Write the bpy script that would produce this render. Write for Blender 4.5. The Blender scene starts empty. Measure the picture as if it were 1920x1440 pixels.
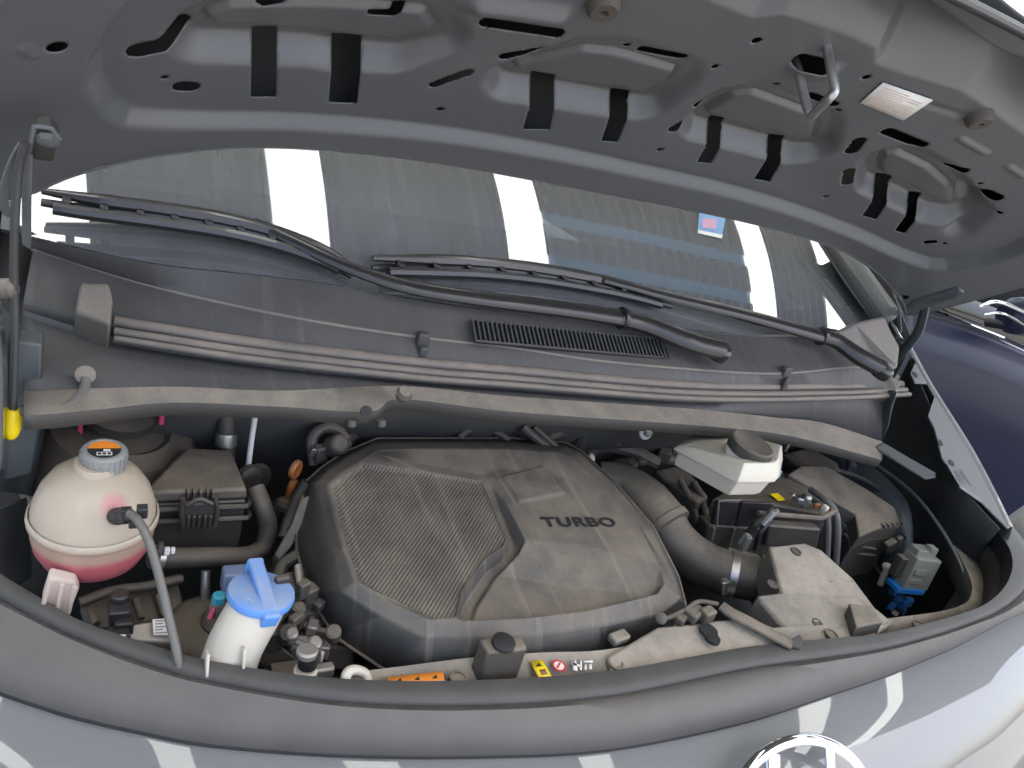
import bpy, bmesh, math, random
import numpy as np
from mathutils import Vector, Matrix
R = math.radians
random.seed(4)
SC = bpy.context.scene
COL = SC.collection

# ------------------------------------------------------------------ camera
# World: X to the right across the car (0 = its centre line), Y towards the windscreen, Z up, ground at 0.
CAM = np.array([-0.741, 0.0, 1.70])
AX = np.array([[0.87210, 0.03393, 0.48864], [-0.40823, -0.50051, 0.76333], [0.27046, -0.86517, -0.42262]])
FPX = 1440.0
cd = bpy.data.cameras.new('camera'); cam = bpy.data.objects.new('camera', cd); COL.objects.link(cam)
cd.sensor_width = 36.0; cd.lens = 36.0 * FPX / 1920.0; cd.clip_start = 0.02; cd.clip_end = 900
r_, d_, f_ = AX[:, 0], AX[:, 1], AX[:, 2]
m4 = Matrix(((r_[0], -d_[0], -f_[0], CAM[0]), (r_[1], -d_[1], -f_[1], CAM[1]), (r_[2], -d_[2], -f_[2], CAM[2]), (0, 0, 0, 1)))
cam.matrix_world = m4
SC.camera = cam

# ------------------------------------------------------------------ light
SUN_EL, SUN_AZ = R(62), R(118)          # azimuth clockwise from +Y
w = bpy.data.worlds.new("World"); SC.world = w; w.use_nodes = True
nt = w.node_tree; bg = nt.nodes['Background']
sky = nt.nodes.new('ShaderNodeTexSky'); sky.sky_type = 'NISHITA'; sky.sun_disc = False
sky.sun_elevation = SUN_EL; sky.sun_rotation = SUN_AZ; sky.dust_density = 5.0; sky.air_density = 1.0; sky.ozone_density = 0.5
nt.links.new(sky.outputs[0], bg.inputs[0]); bg.inputs[1].default_value = 0.15
sl = bpy.data.lights.new('sun', 'SUN'); sl.energy = 5.0; sl.angle = R(0.5); sl.color = (1.0, 0.95, 0.88)
so = bpy.data.objects.new('sun', sl); COL.objects.link(so)
sd_ = Vector((math.sin(SUN_AZ) * math.cos(SUN_EL), math.cos(SUN_AZ) * math.cos(SUN_EL), math.sin(SUN_EL)))
so.rotation_euler = sd_.to_track_quat('Z', 'Y').to_euler(); so.location = (0, 0, 12)
SC.view_settings.view_transform = 'Standard'; SC.view_settings.look = 'None'; SC.view_settings.gamma = 1.0
SC.view_settings.exposure = 1.95
SC.render.engine = 'CYCLES'
SC.cycles.use_denoising = True
SC.cycles.max_bounces = 8
SC.cycles.caustics_reflective = False; SC.cycles.caustics_refractive = False
SC.cycles.sample_clamp_indirect = 6.0

# ------------------------------------------------------------------ helpers: points
def ray(px, py):
    return AX @ (np.array([px - 960.0, py - 720.0, FPX]) / FPX)
def P(px, py, z=None, y=None, x=None, d=None):
    """the place (world) where the sight line of a photo point meets height z (below the lens), depth y, side x or distance d"""
    q = ray(px, py)
    k = d if d is not None else (z / q[2] if z is not None else (y / q[1] if y is not None else (x - CAM[0]) / q[0]))
    return Vector(q * k + CAM)
def PP(pts, z=None, y=None, x=None, d=None):
    return [P(p[0], p[1], z if len(p) < 3 else p[2], y, x, d) for p in pts]
def plane_pt(px, py, p0, n):
    q = ray(px, py); c = np.array(p0) - CAM
    return Vector(q * (c @ np.array(n)) / (q @ np.array(n)) + CAM)
def V(x, y, z): return Vector((x, y, z))

def resample(pts, n, smooth=True, closed=False):
    pts = [Vector(p) for p in pts]
    if closed: pts = pts + [pts[0]]
    dense = []
    if smooth and len(pts) > 2:
        ext = ([pts[-2]] if closed else [pts[0] * 2 - pts[1]]) + pts + ([pts[1]] if closed else [pts[-1] * 2 - pts[-2]])
        for i in range(1, len(ext) - 2):
            a, b, c, e = ext[i - 1], ext[i], ext[i + 1], ext[i + 2]
            for k in range(12):
                t = k / 12
                dense.append(0.5 * ((2 * b) + (c - a) * t + (2 * a - 5 * b + 4 * c - e) * t * t + (3 * b - a - 3 * c + e) * t ** 3))
        dense.append(pts[-1])
    else:
        dense = pts
    L = [0.0]
    for i in range(1, len(dense)): L.append(L[-1] + (dense[i] - dense[i - 1]).length)
    out = []; j = 0; m = n + 1 if closed else n
    for i in range(m):
        s = L[-1] * i / (m - 1)
        while j < len(L) - 2 and L[j + 1] < s: j += 1
        t = (s - L[j]) / max(L[j + 1] - L[j], 1e-9)
        out.append(dense[j].lerp(dense[j + 1], min(max(t, 0), 1)))
    return out[:n]

# ------------------------------------------------------------------ helpers: objects
WM = {}
def link(o, parent=None):
    COL.objects.link(o)
    if parent is not None:
        o.parent = parent; o.matrix_parent_inverse = WM.get(parent.name, Matrix.Identity(4)).inverted()
        WM[o.name] = Matrix.Identity(4)
    return o
def thing(name, label, cat, loc, group=None):
    o = bpy.data.objects.new(name, None); o.empty_display_size = 0.03; o.location = loc
    COL.objects.link(o); WM[o.name] = Matrix.Translation(Vector(loc))
    o['label'] = label; o['category'] = cat
    if group: o['group'] = group
    return o
def tag(o, label, cat, group=None):
    o['label'] = label; o['category'] = cat
    if group: o['group'] = group
    return o
def mesh(name, verts, faces, m, parent=None, smooth=True, angle=35, solid=0, offset=0, bevel=0, seg=2, label=None):
    me = bpy.data.meshes.new(name)
    me.from_pydata([tuple(v) for v in verts], [], faces); me.update()
    if smooth:
        me.shade_smooth()
        if angle < 180: me.set_sharp_from_angle(angle=R(angle))
    ms = m if isinstance(m, (list, tuple)) else [m]
    for q in ms: me.materials.append(q)
    o = link(bpy.data.objects.new(name, me), parent)
    if solid:
        md = o.modifiers.new('solid', 'SOLIDIFY'); md.thickness = solid; md.offset = offset
    if bevel:
        md = o.modifiers.new('bevel', 'BEVEL'); md.width = bevel; md.segments = seg; md.limit_method = 'ANGLE'; md.angle_limit = R(40)
    if label: o['label'] = label
    return o
class MB:
    def __init__(s): s.v = []; s.f = []
    def add(s, v, f):
        b = len(s.v); s.v += [Vector(q) for q in v]; s.f += [[b + i for i in q] for q in f]; return s
    def tube(s, pts, r, seg=12, n=None, smooth=True, caps=True, flat=1.0, closed=False, up=None):
        rs = r if isinstance(r, (list, tuple)) else None
        n = n or max(2, (len(pts) - 1) * 6 + 1)
        c = resample(pts, n, smooth, closed)
        v = []; prev = None
        for i, p in enumerate(c):
            t = (c[(i + 1) % n] - c[i - 1]) if (closed or 0 < i < n - 1) else (c[1] - c[0] if i == 0 else c[-1] - c[-2])
            t.normalize()
            if up is not None: a = Vector(up) - t * Vector(up).dot(t)
            elif prev is None: a = t.orthogonal() if abs(t.z) > .9 else Vector((0, 0, 1)) - t * t.z
            else: a = prev - t * prev.dot(t)
            a.normalize(); prev = a; b = t.cross(a)
            if rs:
                q = i / (n - 1) * (len(rs) - 1); k = min(int(q), len(rs) - 2); rr = rs[k] + (rs[k + 1] - rs[k]) * (q - k)
            else: rr = r
            for j in range(seg):
                g = 2 * math.pi * j / seg
                v.append(p + a * math.cos(g) * rr * flat + b * math.sin(g) * rr)
        f = []
        for i in range(n if closed else n - 1):
            i2 = (i + 1) % n
            for j in range(seg):
                j2 = (j + 1) % seg
                f.append([i * seg + j, i * seg + j2, i2 * seg + j2, i2 * seg + j])
        if caps and not closed:
            f.append(list(range(seg))[::-1]); f.append([(n - 1) * seg + j for j in range(seg)])
        return s.add(v, f)
    def lathe(s, prof, c, axis=(0, 0, 1), seg=32, caps=True, squash=None):
        ax = Vector(axis).normalized(); a = ax.orthogonal().normalized(); b = ax.cross(a)
        v = []
        for (r, z) in prof:
            for j in range(seg):
                g = 2 * math.pi * j / seg
                q = r if squash is None else r * squash(g, z)
                v.append(Vector(c) + ax * z + (a * math.cos(g) + b * math.sin(g)) * max(q, 1e-5))
        f = []
        for i in range(len(prof) - 1):
            for j in range(seg):
                j2 = (j + 1) % seg
                f.append([i * seg + j, i * seg + j2, (i + 1) * seg + j2, (i + 1) * seg + j])
        if caps:
            f.append(list(range(seg))[::-1]); f.append([(len(prof) - 1) * seg + j for j in range(seg)])
        return s.add(v, f)
    def prism(s, poly, ext):
        """solid between a polygon and the same polygon moved by ext (a vector, or a list of end points)"""
        n = len(poly); e = [Vector(p) + Vector(ext) for p in poly] if not isinstance(ext, list) else ext
        f = [list(range(n)), [n + i for i in range(n)][::-1]]
        for i in range(n):
            j = (i + 1) % n; f.append([i, n + i, n + j, j])
        return s.add(list(poly) + e, f)
    def box(s, c, size, rot=None):
        c = Vector(c); m = rot or Matrix.Identity(3); sx, sy, sz = [q / 2 for q in size]
        v = [c + m @ Vector((x * sx, y * sy, z * sz)) for x in (-1, 1) for y in (-1, 1) for z in (-1, 1)]
        return s.add(v, [[0, 1, 3, 2], [4, 6, 7, 5], [0, 4, 5, 1], [2, 3, 7, 6], [0, 2, 6, 4], [1, 5, 7, 3]])
    def build(s, name, m, parent=None, **k):
        o = mesh(name, s.v, s.f, m, parent, **k)
        bm = bmesh.new(); bm.from_mesh(o.data); bmesh.ops.recalc_face_normals(bm, faces=bm.faces); bm.to_mesh(o.data); bm.free()
        return o
def tube(name, pts, r, m, parent=None, **k):
    kb = {q: k.pop(q) for q in list(k) if q in ('label', 'smooth_shade', 'bevel')}
    return MB().tube(pts, r, **k).build(name, m, parent, **kb)
def loft(name, lines, n, m, parent=None, solid=0.003, offset=-1, smooth=True, angle=50, **k):
    v = []
    for L in lines: v += resample(L, n, smooth)
    f = []
    for i in range(len(lines) - 1):
        for j in range(n - 1): f.append([i * n + j, i * n + j + 1, (i + 1) * n + j + 1, (i + 1) * n + j])
    return mesh(name, v, f, m, parent, solid=solid, offset=offset, angle=angle, **k)
def basis(xd, zd):
    """rotation whose x axis is xd and whose z axis is as near zd as it can be"""
    x = Vector(xd).normalized(); z = Vector(zd); z = (z - x * z.dot(x)).normalized(); y = z.cross(x)
    return Matrix((x, y, z)).transposed()

# signed distance to a polygon, for stamped sheet and moulded covers (negative inside)
def sdf(X, Y, poly):
    p = np.asarray(poly, float); X = np.asarray(X); Y = np.asarray(Y)
    d = np.full(X.shape, 1e9); ins = np.zeros(X.shape, bool)
    for i in range(len(p)):
        a, b = p[i], p[(i + 1) % len(p)]
        e = b - a; wx = X - a[0]; wy = Y - a[1]
        t = np.clip((wx * e[0] + wy * e[1]) / max(e @ e, 1e-12), 0, 1)
        d = np.minimum(d, (wx - t * e[0]) ** 2 + (wy - t * e[1]) ** 2)
        c = ((a[1] > Y) != (b[1] > Y))
        with np.errstate(divide='ignore', invalid='ignore'):
            xi = (b[0] - a[0]) * (Y - a[1]) / (b[1] - a[1]) + a[0]
        ins ^= c & (X < xi)
    d = np.sqrt(d)
    return np.where(ins, -d, d)
def sdline(X, Y, pl):
    p = np.asarray(pl, float); d = np.full(np.shape(X), 1e9)
    for i in range(len(p) - 1):
        a, b = p[i], p[i + 1]; e = b - a; wx = X - a[0]; wy = Y - a[1]
        t = np.clip((wx * e[0] + wy * e[1]) / max(e @ e, 1e-12), 0, 1)
        d = np.minimum(d, (wx - t * e[0]) ** 2 + (wy - t * e[1]) ** 2)
    return np.sqrt(d)
def sstep(a, b, x):
    t = np.clip((x - a) / (b - a), 0, 1); return t * t * (3 - 2 * t)
def relief(name, box, res, sdfun, hfun, mapf, m, parent=None, matfun=None, angle=60, **k):
    """sheet cut to an outline with real holes: sdfun < 0 is sheet; hfun is its height; mapf lays (u, v, h) out in space"""
    u0, u1, v0, v1 = box
    U = np.arange(u0 - 2 * res, u1 + 2 * res, res); W = np.arange(v0 - 2 * res, v1 + 2 * res, res)
    gu, gv = np.meshgrid(U, W, indexing='ij'); nu, nv = gu.shape
    for _ in range(2):
        s = sdfun(gu, gv); e = res * .1
        gx = (sdfun(gu + e, gv) - sdfun(gu - e, gv)) / (2 * e); gy = (sdfun(gu, gv + e) - sdfun(gu, gv - e)) / (2 * e)
        g = np.maximum(np.sqrt(gx * gx + gy * gy), .3)
        near = np.abs(s) < .62 * res
        gu = np.where(near, gu - s * gx / g / g, gu); gv = np.where(near, gv - s * gy / g / g, gv)
    cu = (gu[:-1, :-1] + gu[1:, :-1] + gu[1:, 1:] + gu[:-1, 1:]) / 4; cv = (gv[:-1, :-1] + gv[1:, :-1] + gv[1:, 1:] + gv[:-1, 1:]) / 4
    keep = sdfun(cu, cv) < 0
    h = hfun(gu, gv)
    pts = mapf(gu.ravel(), gv.ravel(), h.ravel())
    I, J = np.nonzero(keep)
    q = np.stack([I * nv + J, (I + 1) * nv + J, (I + 1) * nv + J + 1, I * nv + J + 1], 1)
    used = np.unique(q); remap = np.full(nu * nv, -1); remap[used] = np.arange(len(used))
    o = mesh(name, pts[used], remap[q].tolist(), m, parent, angle=angle, **k)
    if matfun is not None:
        idx = matfun(cu[I, J], cv[I, J]).astype(np.int32)
        o.data.polygons.foreach_set('material_index', idx)
    return o

# ------------------------------------------------------------------ materials
def mat(name, col, rough=.5, metal=0.0, var=.0, vscale=30, dust=0.0, dcol=(.26, .215, .16), dscale=9, bump=0.0, bscale=400, coat=0.0, spec=.5,
        dcon=(.33, .62, .25), trans=0.0, sss=0.0, streak=0.0, dall=0.0, rvar=0.0, ior=1.5, alpha=1.0):
    m = bpy.data.materials.new(name); m.use_nodes = True; t = m.node_tree; N = t.nodes; L = t.links; b = N['Principled BSDF']
    b.inputs['Roughness'].default_value = rough; b.inputs['Metallic'].default_value = metal
    b.inputs['Specular IOR Level'].default_value = spec; b.inputs['IOR'].default_value = ior
    b.inputs['Coat Weight'].default_value = coat; b.inputs['Coat Roughness'].default_value = .02
    b.inputs['Transmission Weight'].default_value = trans
    if sss: b.inputs['Subsurface Weight'].default_value = sss; b.inputs['Subsurface Radius'].default_value = (.02, .015, .01); b.inputs['Subsurface Scale'].default_value = .6
    tc = N.new('ShaderNodeTexCoord')
    def noise(sc, detail=6, rg=.6, stretch=None):
        n = N.new('ShaderNodeTexNoise'); n.inputs['Scale'].default_value = sc; n.inputs['Detail'].default_value = detail; n.inputs['Roughness'].default_value = rg
        if stretch:
            mp = N.new('ShaderNodeMapping'); mp.inputs['Scale'].default_value = stretch; L.new(tc.outputs['Object'], mp.inputs[0]); L.new(mp.outputs[0], n.inputs['Vector'])
        else: L.new(tc.outputs['Object'], n.inputs['Vector'])
        return n.outputs['Fac']
    def math_(op, a, c, clamp=False):
        n = N.new('ShaderNodeMath'); n.operation = op; n.use_clamp = clamp
        for i, q in enumerate((a, c)):
            if isinstance(q, (int, float)): n.inputs[i].default_value = q
            else: L.new(q, n.inputs[i])
        return n.outputs[0]
    def rng(x, a, c, lo=0, hi=1):
        n = N.new('ShaderNodeMapRange'); n.inputs[1].default_value = a; n.inputs[2].default_value = c; n.inputs[3].default_value = lo; n.inputs[4].default_value = hi
        L.new(x, n.inputs[0]); return n.outputs[0]
    def mix(f, a, c):
        n = N.new('ShaderNodeMix'); n.data_type = 'RGBA'
        if isinstance(f, (int, float)): n.inputs[0].default_value = f
        else: L.new(f, n.inputs[0])
        for i, q in ((6, a), (7, c)):
            if isinstance(q, tuple): n.inputs[i].default_value = (*q, 1)
            else: L.new(q, n.inputs[i])
        return n.outputs[2]
    c = tuple(col)
    out = None
    if var:
        f = rng(noise(vscale), .3, .7)
        out = mix(f, tuple(q * (1 - var) for q in c), tuple(min(1, q * (1 + var)) for q in c))
    if dust or dall:
        ge = N.new('ShaderNodeNewGeometry'); sp = N.new('ShaderNodeSeparateXYZ'); L.new(ge.outputs['Normal'], sp.inputs[0])
        up = rng(sp.outputs['Z'], .1, .95, dall, 1.0)
        n1 = rng(noise(dscale, 8, .65), dcon[0], dcon[1], dcon[2], 1.0); n2 = rng(noise(dscale * 14, 4, .6), .2, .8, .75, 1.15)
        f = math_('MULTIPLY', math_('MULTIPLY', up, n1), math_('MULTIPLY', n2, max(dust, dall)), True)
        out = mix(f, out if out is not None else c, dcol)
        L.new(rng(f, 0, 1, rough, min(1, rough + .35)), b.inputs['Roughness'])
    if streak:
        s = rng(noise(60, 3, .5, (1.0, .06, .06)), .56, .70, 0, streak)
        out = mix(s, out if out is not None else c, (.32, .28, .23))
    if rvar and not (dust or dall):
        L.new(rng(noise(14), .3, .7, max(.02, rough - rvar), rough + rvar), b.inputs['Roughness'])
    if out is not None: L.new(out, b.inputs['Base Color'])
    else: b.inputs['Base Color'].default_value = (*c, 1)
    if bump:
        bn = N.new('ShaderNodeBump'); bn.inputs['Strength'].default_value = bump; bn.inputs['Distance'].default_value = .001
        L.new(noise(bscale, 4, .6), bn.inputs['Height']); L.new(bn.outputs[0], b.inputs['Normal'])
    return m
M = dict(
    paint=mat('grey_metallic_paint', (.132, .139, .145), .50, 0.0, coat=1.0, var=.04, vscale=900),
    inner=mat('grey_underside_paint', (.098, .103, .110), .40, 0.0, coat=.06, var=.03, vscale=14, rvar=.03, dust=.0),
    bayblack=mat('bay_sheet_metal', (.034, .034, .034), .6, dust=.45, dscale=6, var=.3, vscale=9),
    band=mat('dark_rubber', (.040, .041, .043), .5, dust=.12, var=.15, vscale=20),
    apron=mat('dark_grey_body_metal', (.055, .068, .075), .45, var=.15, vscale=10, dust=.25, dscale=7, coat=.1),
    plastic=mat('black_plastic', (.03, .029, .028), .48, dust=.55, dall=.12, dscale=11, bump=.15, bscale=900, var=.2),
    plastic_clean=mat('clean_black_plastic', (.018, .018, .02), .42, dust=.08, bump=.12, bscale=1200),
    dusty=mat('dusty_black_plastic', (.038, .036, .034), .5, dust=.85, dall=.2, dscale=10, bump=.2, bscale=700),
    tan=mat('dust_covered_plastic', (.08, .074, .066), .55, dust=.95, dall=.3, dscale=8, dcol=(.335, .295, .24), bump=.3, bscale=600),
    cover=mat('engine_cover_plastic', (.055, .055, .056), .44, dust=.95, dall=.06, dscale=17, dcon=(.33, .68, .22), dcol=(.205, .172, .132), bump=.15, bscale=900, streak=.30),
    cowl=mat('cowl_plastic', (.046, .046, .048), .5, dcol=(.20, .185, .165), dust=.26, dscale=6, bump=.25, bscale=1500, streak=.08),  # real dust, raised on top faces to stand in for light from above
    seal=mat('grey_rubber', (.084, .081, .081), .55, var=.10, vscale=18, dust=.15, dscale=5, bump=.12, bscale=1300),
    strip=mat('weathered_rubber', (.10, .092, .086), .45, dust=.8, dall=.15, dscale=12, dcol=(.30, .25, .20)),
    lip=mat('mud_covered_lip', (.075, .073, .071), .6, dust=1.0, dall=.06, dscale=26, dcon=(.28, .72, .35), dcol=(.29, .25, .20), bump=.6, bscale=160),
    dark=mat('dark_engine_metal', (.040, .038, .036), .55, dust=.5, dscale=15),
    black=mat('flat_black', (.016, .016, .017), .7),
    rubber=mat('black_hose_rubber', (.03, .029, .028), .5, dust=.6, dall=.12, dscale=14, bump=.15, bscale=500),
    hose_grey=mat('grey_hose', (.11, .11, .105), .45, dust=.2, dscale=20),
    steel=mat('bare_steel', (.42, .41, .40), .35, .85, var=.15, vscale=40, dust=.15),
    alu=mat('cast_aluminium', (.33, .31, .29), .45, .6, dust=.3, dscale=30, bump=.3, bscale=300),
    chrome=mat('chrome', (.85, .86, .87), .06, 1.0),
    white=mat('white_paper', (.74, .73, .70), .6, var=.05),
    white_plastic=mat('white_plastic', (.53, .50, .44), .42, sss=.15, dust=.28, dscale=12, dcol=(.45, .38, .27)),
    cream=mat('yellowed_white_plastic', (.58, .55, .48), .35, sss=.25, dust=.25, dscale=14, dcol=(.48, .39, .25), dall=.1),
    blue_cap=mat('blue_plastic', (.10, .27, .66), .45, dust=.6, dscale=26, dcol=(.36, .36, .36)),
    blue=mat('bright_blue_plastic', (.02, .20, .62), .35),
    grey_cap=mat('grey_plastic', (.24, .245, .245), .5, dust=.15),
    grey_green=mat('grey_connector_plastic', (.25, .26, .22), .5, dust=.2),
    orange=mat('orange_plastic', (.30, .10, .025), .5, dust=.35),
    orange_print=mat('orange_print', (.80, .26, .03), .5),
    yellow=mat('yellow_plastic', (.90, .68, .01), .4),
    pink=mat('pink_paint', (.60, .07, .16), .6),
    red=mat('red_print', (.55, .03, .04), .5),
    cyan=mat('blue_green_cap', (.05, .33, .42), .5),
    blue_grey=mat('blue_grey_plastic', (.16, .21, .33), .5),
    brown=mat('brown_dusty_rubber', (.075, .064, .054), .6, dust=.5, dscale=10),
    navy=mat('navy_car_paint', (.006, .010, .034), .42, .0, spec=.35, coat=.12),
    lens=mat('dark_window_glass', (.01, .012, .015), .04, spec=.8),
    concrete=mat('pale_concrete', (.145, .142, .135), .85, var=.15, vscale=1.5, bump=.3, bscale=60),
)

# ------------------------------------------------------------------ the place: yard, open-sided shed roof, next car
def structure(o): o['kind'] = 'structure'; return o
structure(mesh('ground', [(-300, -300, 0), (300, -300, 0), (300, 300, 0), (-300, 300, 0)], [[0, 1, 2, 3]], M['concrete']))
def roof_material():
    m = mat('corrugated_roof_sheet', (.10, .105, .11), .5, .0, var=.05, vscale=3)
    return m
def skylight_material():
    m = bpy.data.materials.new('translucent_skylight_sheet'); m.use_nodes = True; N = m.node_tree.nodes; L = m.node_tree.links
    b = N['Principled BSDF']; N.remove(b)
    t = N.new('ShaderNodeBsdfTranslucent'); t.inputs[0].default_value = (.90, .94, .90, 1)
    q = N.new('ShaderNodeBsdfTransparent'); q.inputs[0].default_value = (.9, .95, .92, 1)
    mx = N.new('ShaderNodeMixShader'); mx.inputs[0].default_value = .0
    L.new(t.outputs[0], mx.inputs[1]); L.new(q.outputs[0], mx.inputs[2]); L.new(mx.outputs[0], N['Material Output'].inputs[0])
    return m
RZ = 3.75
ROOF_Y0, ROOF_Y1 = -1.3, 6.0
STRIPS = [-3.3, -2.15, -1.06, -.02, 1.25, 3.3, 4.25]; SW = .13
canopy = thing('shed_roof', 'grey metal shed roof with white skylight strips, seen only mirrored in the windscreen', 'roof', (0, 2, RZ))
rm, km = roof_material(), skylight_material()
def sheet(x0, x1, m, name, Y0=ROOF_Y0, Y1=ROOF_Y1):
    n = max(2, int((x1 - x0) / .05)); v = []; f = []
    for i in range(n + 1):
        x = x0 + (x1 - x0) * i / n; z = RZ + (.022 if i % 2 and name == 'roof_sheet' else 0)
        v += [(x, Y0, z), (x, Y1, z)]
    for i in range(n): f.append([2 * i, 2 * i + 2, 2 * i + 3, 2 * i + 1])
    return mesh(name, v, f, m, canopy, smooth=False, solid=.0 if name == 'skylight_strip' else .002)
edge = [-6.2] + [q for s in STRIPS for q in (s - SW, s + SW)] + [7.6]
for i in range(0, len(edge), 2):
    if 1.3 < edge[i] < 1.5:
        for y0, y1 in ((ROOF_Y0, 1.56), (1.68, 1.98), (2.10, ROOF_Y1)): sheet(edge[i], edge[i + 1], rm, 'roof_sheet', y0, y1)
    else: sheet(edge[i], edge[i + 1], rm, 'roof_sheet')
for s in STRIPS: sheet(s - SW - .06, s + SW + .06, km, 'skylight_strip').location.z = -.004 + .012
bk = skylight_material(); bk.name = 'blue_translucent_sheet'
[n for n in bk.node_tree.nodes if n.type == 'BSDF_TRANSLUCENT'][0].inputs[0].default_value = (.12, .19, .24, 1)


for y0, y1 in ((1.94, 2.14), (1.52, 1.72)): sheet(1.40, 3.15, bk, 'blue_skylight_strip', y0, y1).location.z = .03

# ------------------------------------------------------------------ the car
car = thing('car', 'dark grey car with its bonnet raised over a dusty engine bay', 'car', (0, .4, 0))

# windscreen -----------------------------------------------------------------
WS = math.tan(R(31))
def wbase(x): return .945 + .15 * x * x
def wz(x, y):
    s = y - .945 - .07 * x * x
    return CAM[2] - .398 + WS * s - .25 * max(s, 0) ** 2
def wpt(x, s, off=0.0):
    """windscreen surface: s metres of depth behind its lower edge"""
    n = Vector((WS * .14 * x, -WS, 1)).normalized()
    return Vector((x, wbase(x) + s, wz(x, wbase(x) + s))) + n * off
def glass_material():
    m = bpy.data.materials.new('dusty_windscreen_glass'); m.use_nodes = True; N = m.node_tree.nodes; L = m.node_tree.links
    N.remove(N['Principled BSDF'])
    tc = N.new('ShaderNodeTexCoord')
    def noise(sc, stretch, a, c, lo, hi, det=5):
        mp = N.new('ShaderNodeMapping'); mp.inputs['Scale'].default_value = stretch; L.new(tc.outputs['Object'], mp.inputs[0])
        n = N.new('ShaderNodeTexNoise'); n.inputs['Scale'].default_value = sc; n.inputs['Detail'].default_value = det; L.new(mp.outputs[0], n.inputs[0])
        r = N.new('ShaderNodeMapRange'); r.inputs[1].default_value = a; r.inputs[2].default_value = c; r.inputs[3].default_value = lo; r.inputs[4].default_value = hi
        L.new(n.outputs['Fac'], r.inputs[0]); return r.outputs[0]
    d1 = noise(90, (1, .05, .05), .35, .75, .34, .40); d2 = noise(5, (1, 1, 1), .3, .7, .92, 1.08)
    mu = N.new('ShaderNodeMath'); mu.operation = 'MULTIPLY'; L.new(d1, mu.inputs[0]); L.new(d2, mu.inputs[1])
    dif = N.new('ShaderNodeBsdfDiffuse'); dif.inputs[0].default_value = (.36, .37, .38, 1)
    tr = N.new('ShaderNodeBsdfTransparent'); tr.inputs[0].default_value = (.42, .50, .48, 1)
    gl = N.new('ShaderNodeBsdfGlossy'); gl.inputs['Roughness'].default_value = .012; gl.inputs[0].default_value = (1, 1, 1, 1)
    fr = N.new('ShaderNodeFresnel'); fr.inputs[0].default_value = 2.1
    a = N.new('ShaderNodeMixShader'); L.new(mu.outputs[0], a.inputs[0]); L.new(tr.outputs[0], a.inputs[1]); L.new(dif.outputs[0], a.inputs[2])
    c = N.new('ShaderNodeMixShader'); L.new(fr.outputs[0], c.inputs[0]); L.new(a.outputs[0], c.inputs[1]); L.new(gl.outputs[0], c.inputs[2])
    L.new(c.outputs[0], N['Material Output'].inputs[0])
    return m
nx, ny = 60, 24
v = [wpt(-.83 + 1.63 * i / nx, -.03 + .72 * j / ny) for i in range(nx + 1) for j in range(ny + 1)]
f = [[i * (ny + 1) + j, (i + 1) * (ny + 1) + j, (i + 1) * (ny + 1) + j + 1, i * (ny + 1) + j + 1] for i in range(nx) for j in range(ny)]
windscreen = mesh('windscreen', v, f, glass_material(), car)
# black printed border on the inside of the glass, the dashboard and the dark cabin behind it
def frit(x):
    return .035 + .055 * max(0, 1 - abs(x + .62) / .35)
v = []; f = []
for i in range(nx + 1):
    x = -.83 + 1.63 * i / nx
    v += [wpt(x, -.03, -.006), wpt(x, frit(x), -.006)]
for i in range(nx): f.append([2 * i, 2 * i + 2, 2 * i + 3, 2 * i + 1])
mesh('windscreen_border', v, f, M['black'], windscreen, solid=.001)
loft('dashboard', [[V(-.9, .93, 1.20), V(0, .86, 1.20), V(.9, .93, 1.20)], [V(-.9, 1.15, 1.235), V(0, 1.1, 1.235), V(.9, 1.15, 1.235)],
                   [V(-.9, 1.55, 1.25), V(0, 1.55, 1.25), V(.9, 1.55, 1.25)], [V(-.9, 1.75, 1.0), V(0, 1.75, 1.0), V(.9, 1.75, 1.0)]], 24, mat('dashboard_plastic', (.05, .05, .052), .6, var=.2, vscale=40), car)
loft('cabin_lining', [[V(-.85, 1.72, 1.95), V(.85, 1.72, 1.95)], [V(-.85, 2.6, 2.0), V(.85, 2.6, 2.0)], [V(-.85, 2.7, .9), V(.85, 2.7, .9)]], 8, mat('cabin_fabric', (.10, .10, .10), .9), car, smooth=False)
for x in (-.86, .86): MB().prism([V(x, .98, 1.1), V(x, 2.7, 1.0), V(x, 2.7, 2.0), V(x, 1.72, 1.95), V(x, 1.55, 1.72), V(x, .98, 1.30)], (.004, 0, 0)).build('cabin_side', mat('cabin_trim', (.08, .08, .08), .9), car, smooth=False)
# permit sticker in the corner of the glass
def on_glass(px, py, off=.0012):
    q = ray(px, py); k0, k1 = .7, 2.4
    for _ in range(50):
        km = (k0 + k1) / 2; p = q * km + CAM
        if p[2] > wz(p[0], p[1]): k0 = km
        else: k1 = km
    return Vector(q * k0 + CAM) + Vector((0, -WS, 1)).normalized() * off
M['sticker_blue'] = mat('blue_print', (.16, .33, .60), .4); M['sticker_pink'] = mat('pink_print', (.55, .30, .45), .4)
stk = mesh('permit_sticker', [on_glass(*p) for p in ((1312, 380), (1362, 396), (1352, 448), (1307, 438))], [[0, 1, 2, 3]], M['sticker_blue'], windscreen, smooth=False)
mesh('sticker_print', [on_glass(px, py, .0018) for px, py in ((1316, 410), (1342, 412), (1342, 430), (1316, 428))], [[0, 1, 2, 3]], M['sticker_pink'], stk, smooth=False)
mesh('sticker_print', [on_glass(px, py, .0018) for px, py in ((1308, 432), (1354, 441), (1352, 448), (1307, 438))], [[0, 1, 2, 3]], M['white'], stk, smooth=False)
mesh('sticker_print', [on_glass(px, py, .0018) for px, py in ((1312, 380), (1324, 384), (1316, 396), (1311, 392))], [[0, 1, 2, 3]], M['white'], stk, smooth=False)
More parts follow.
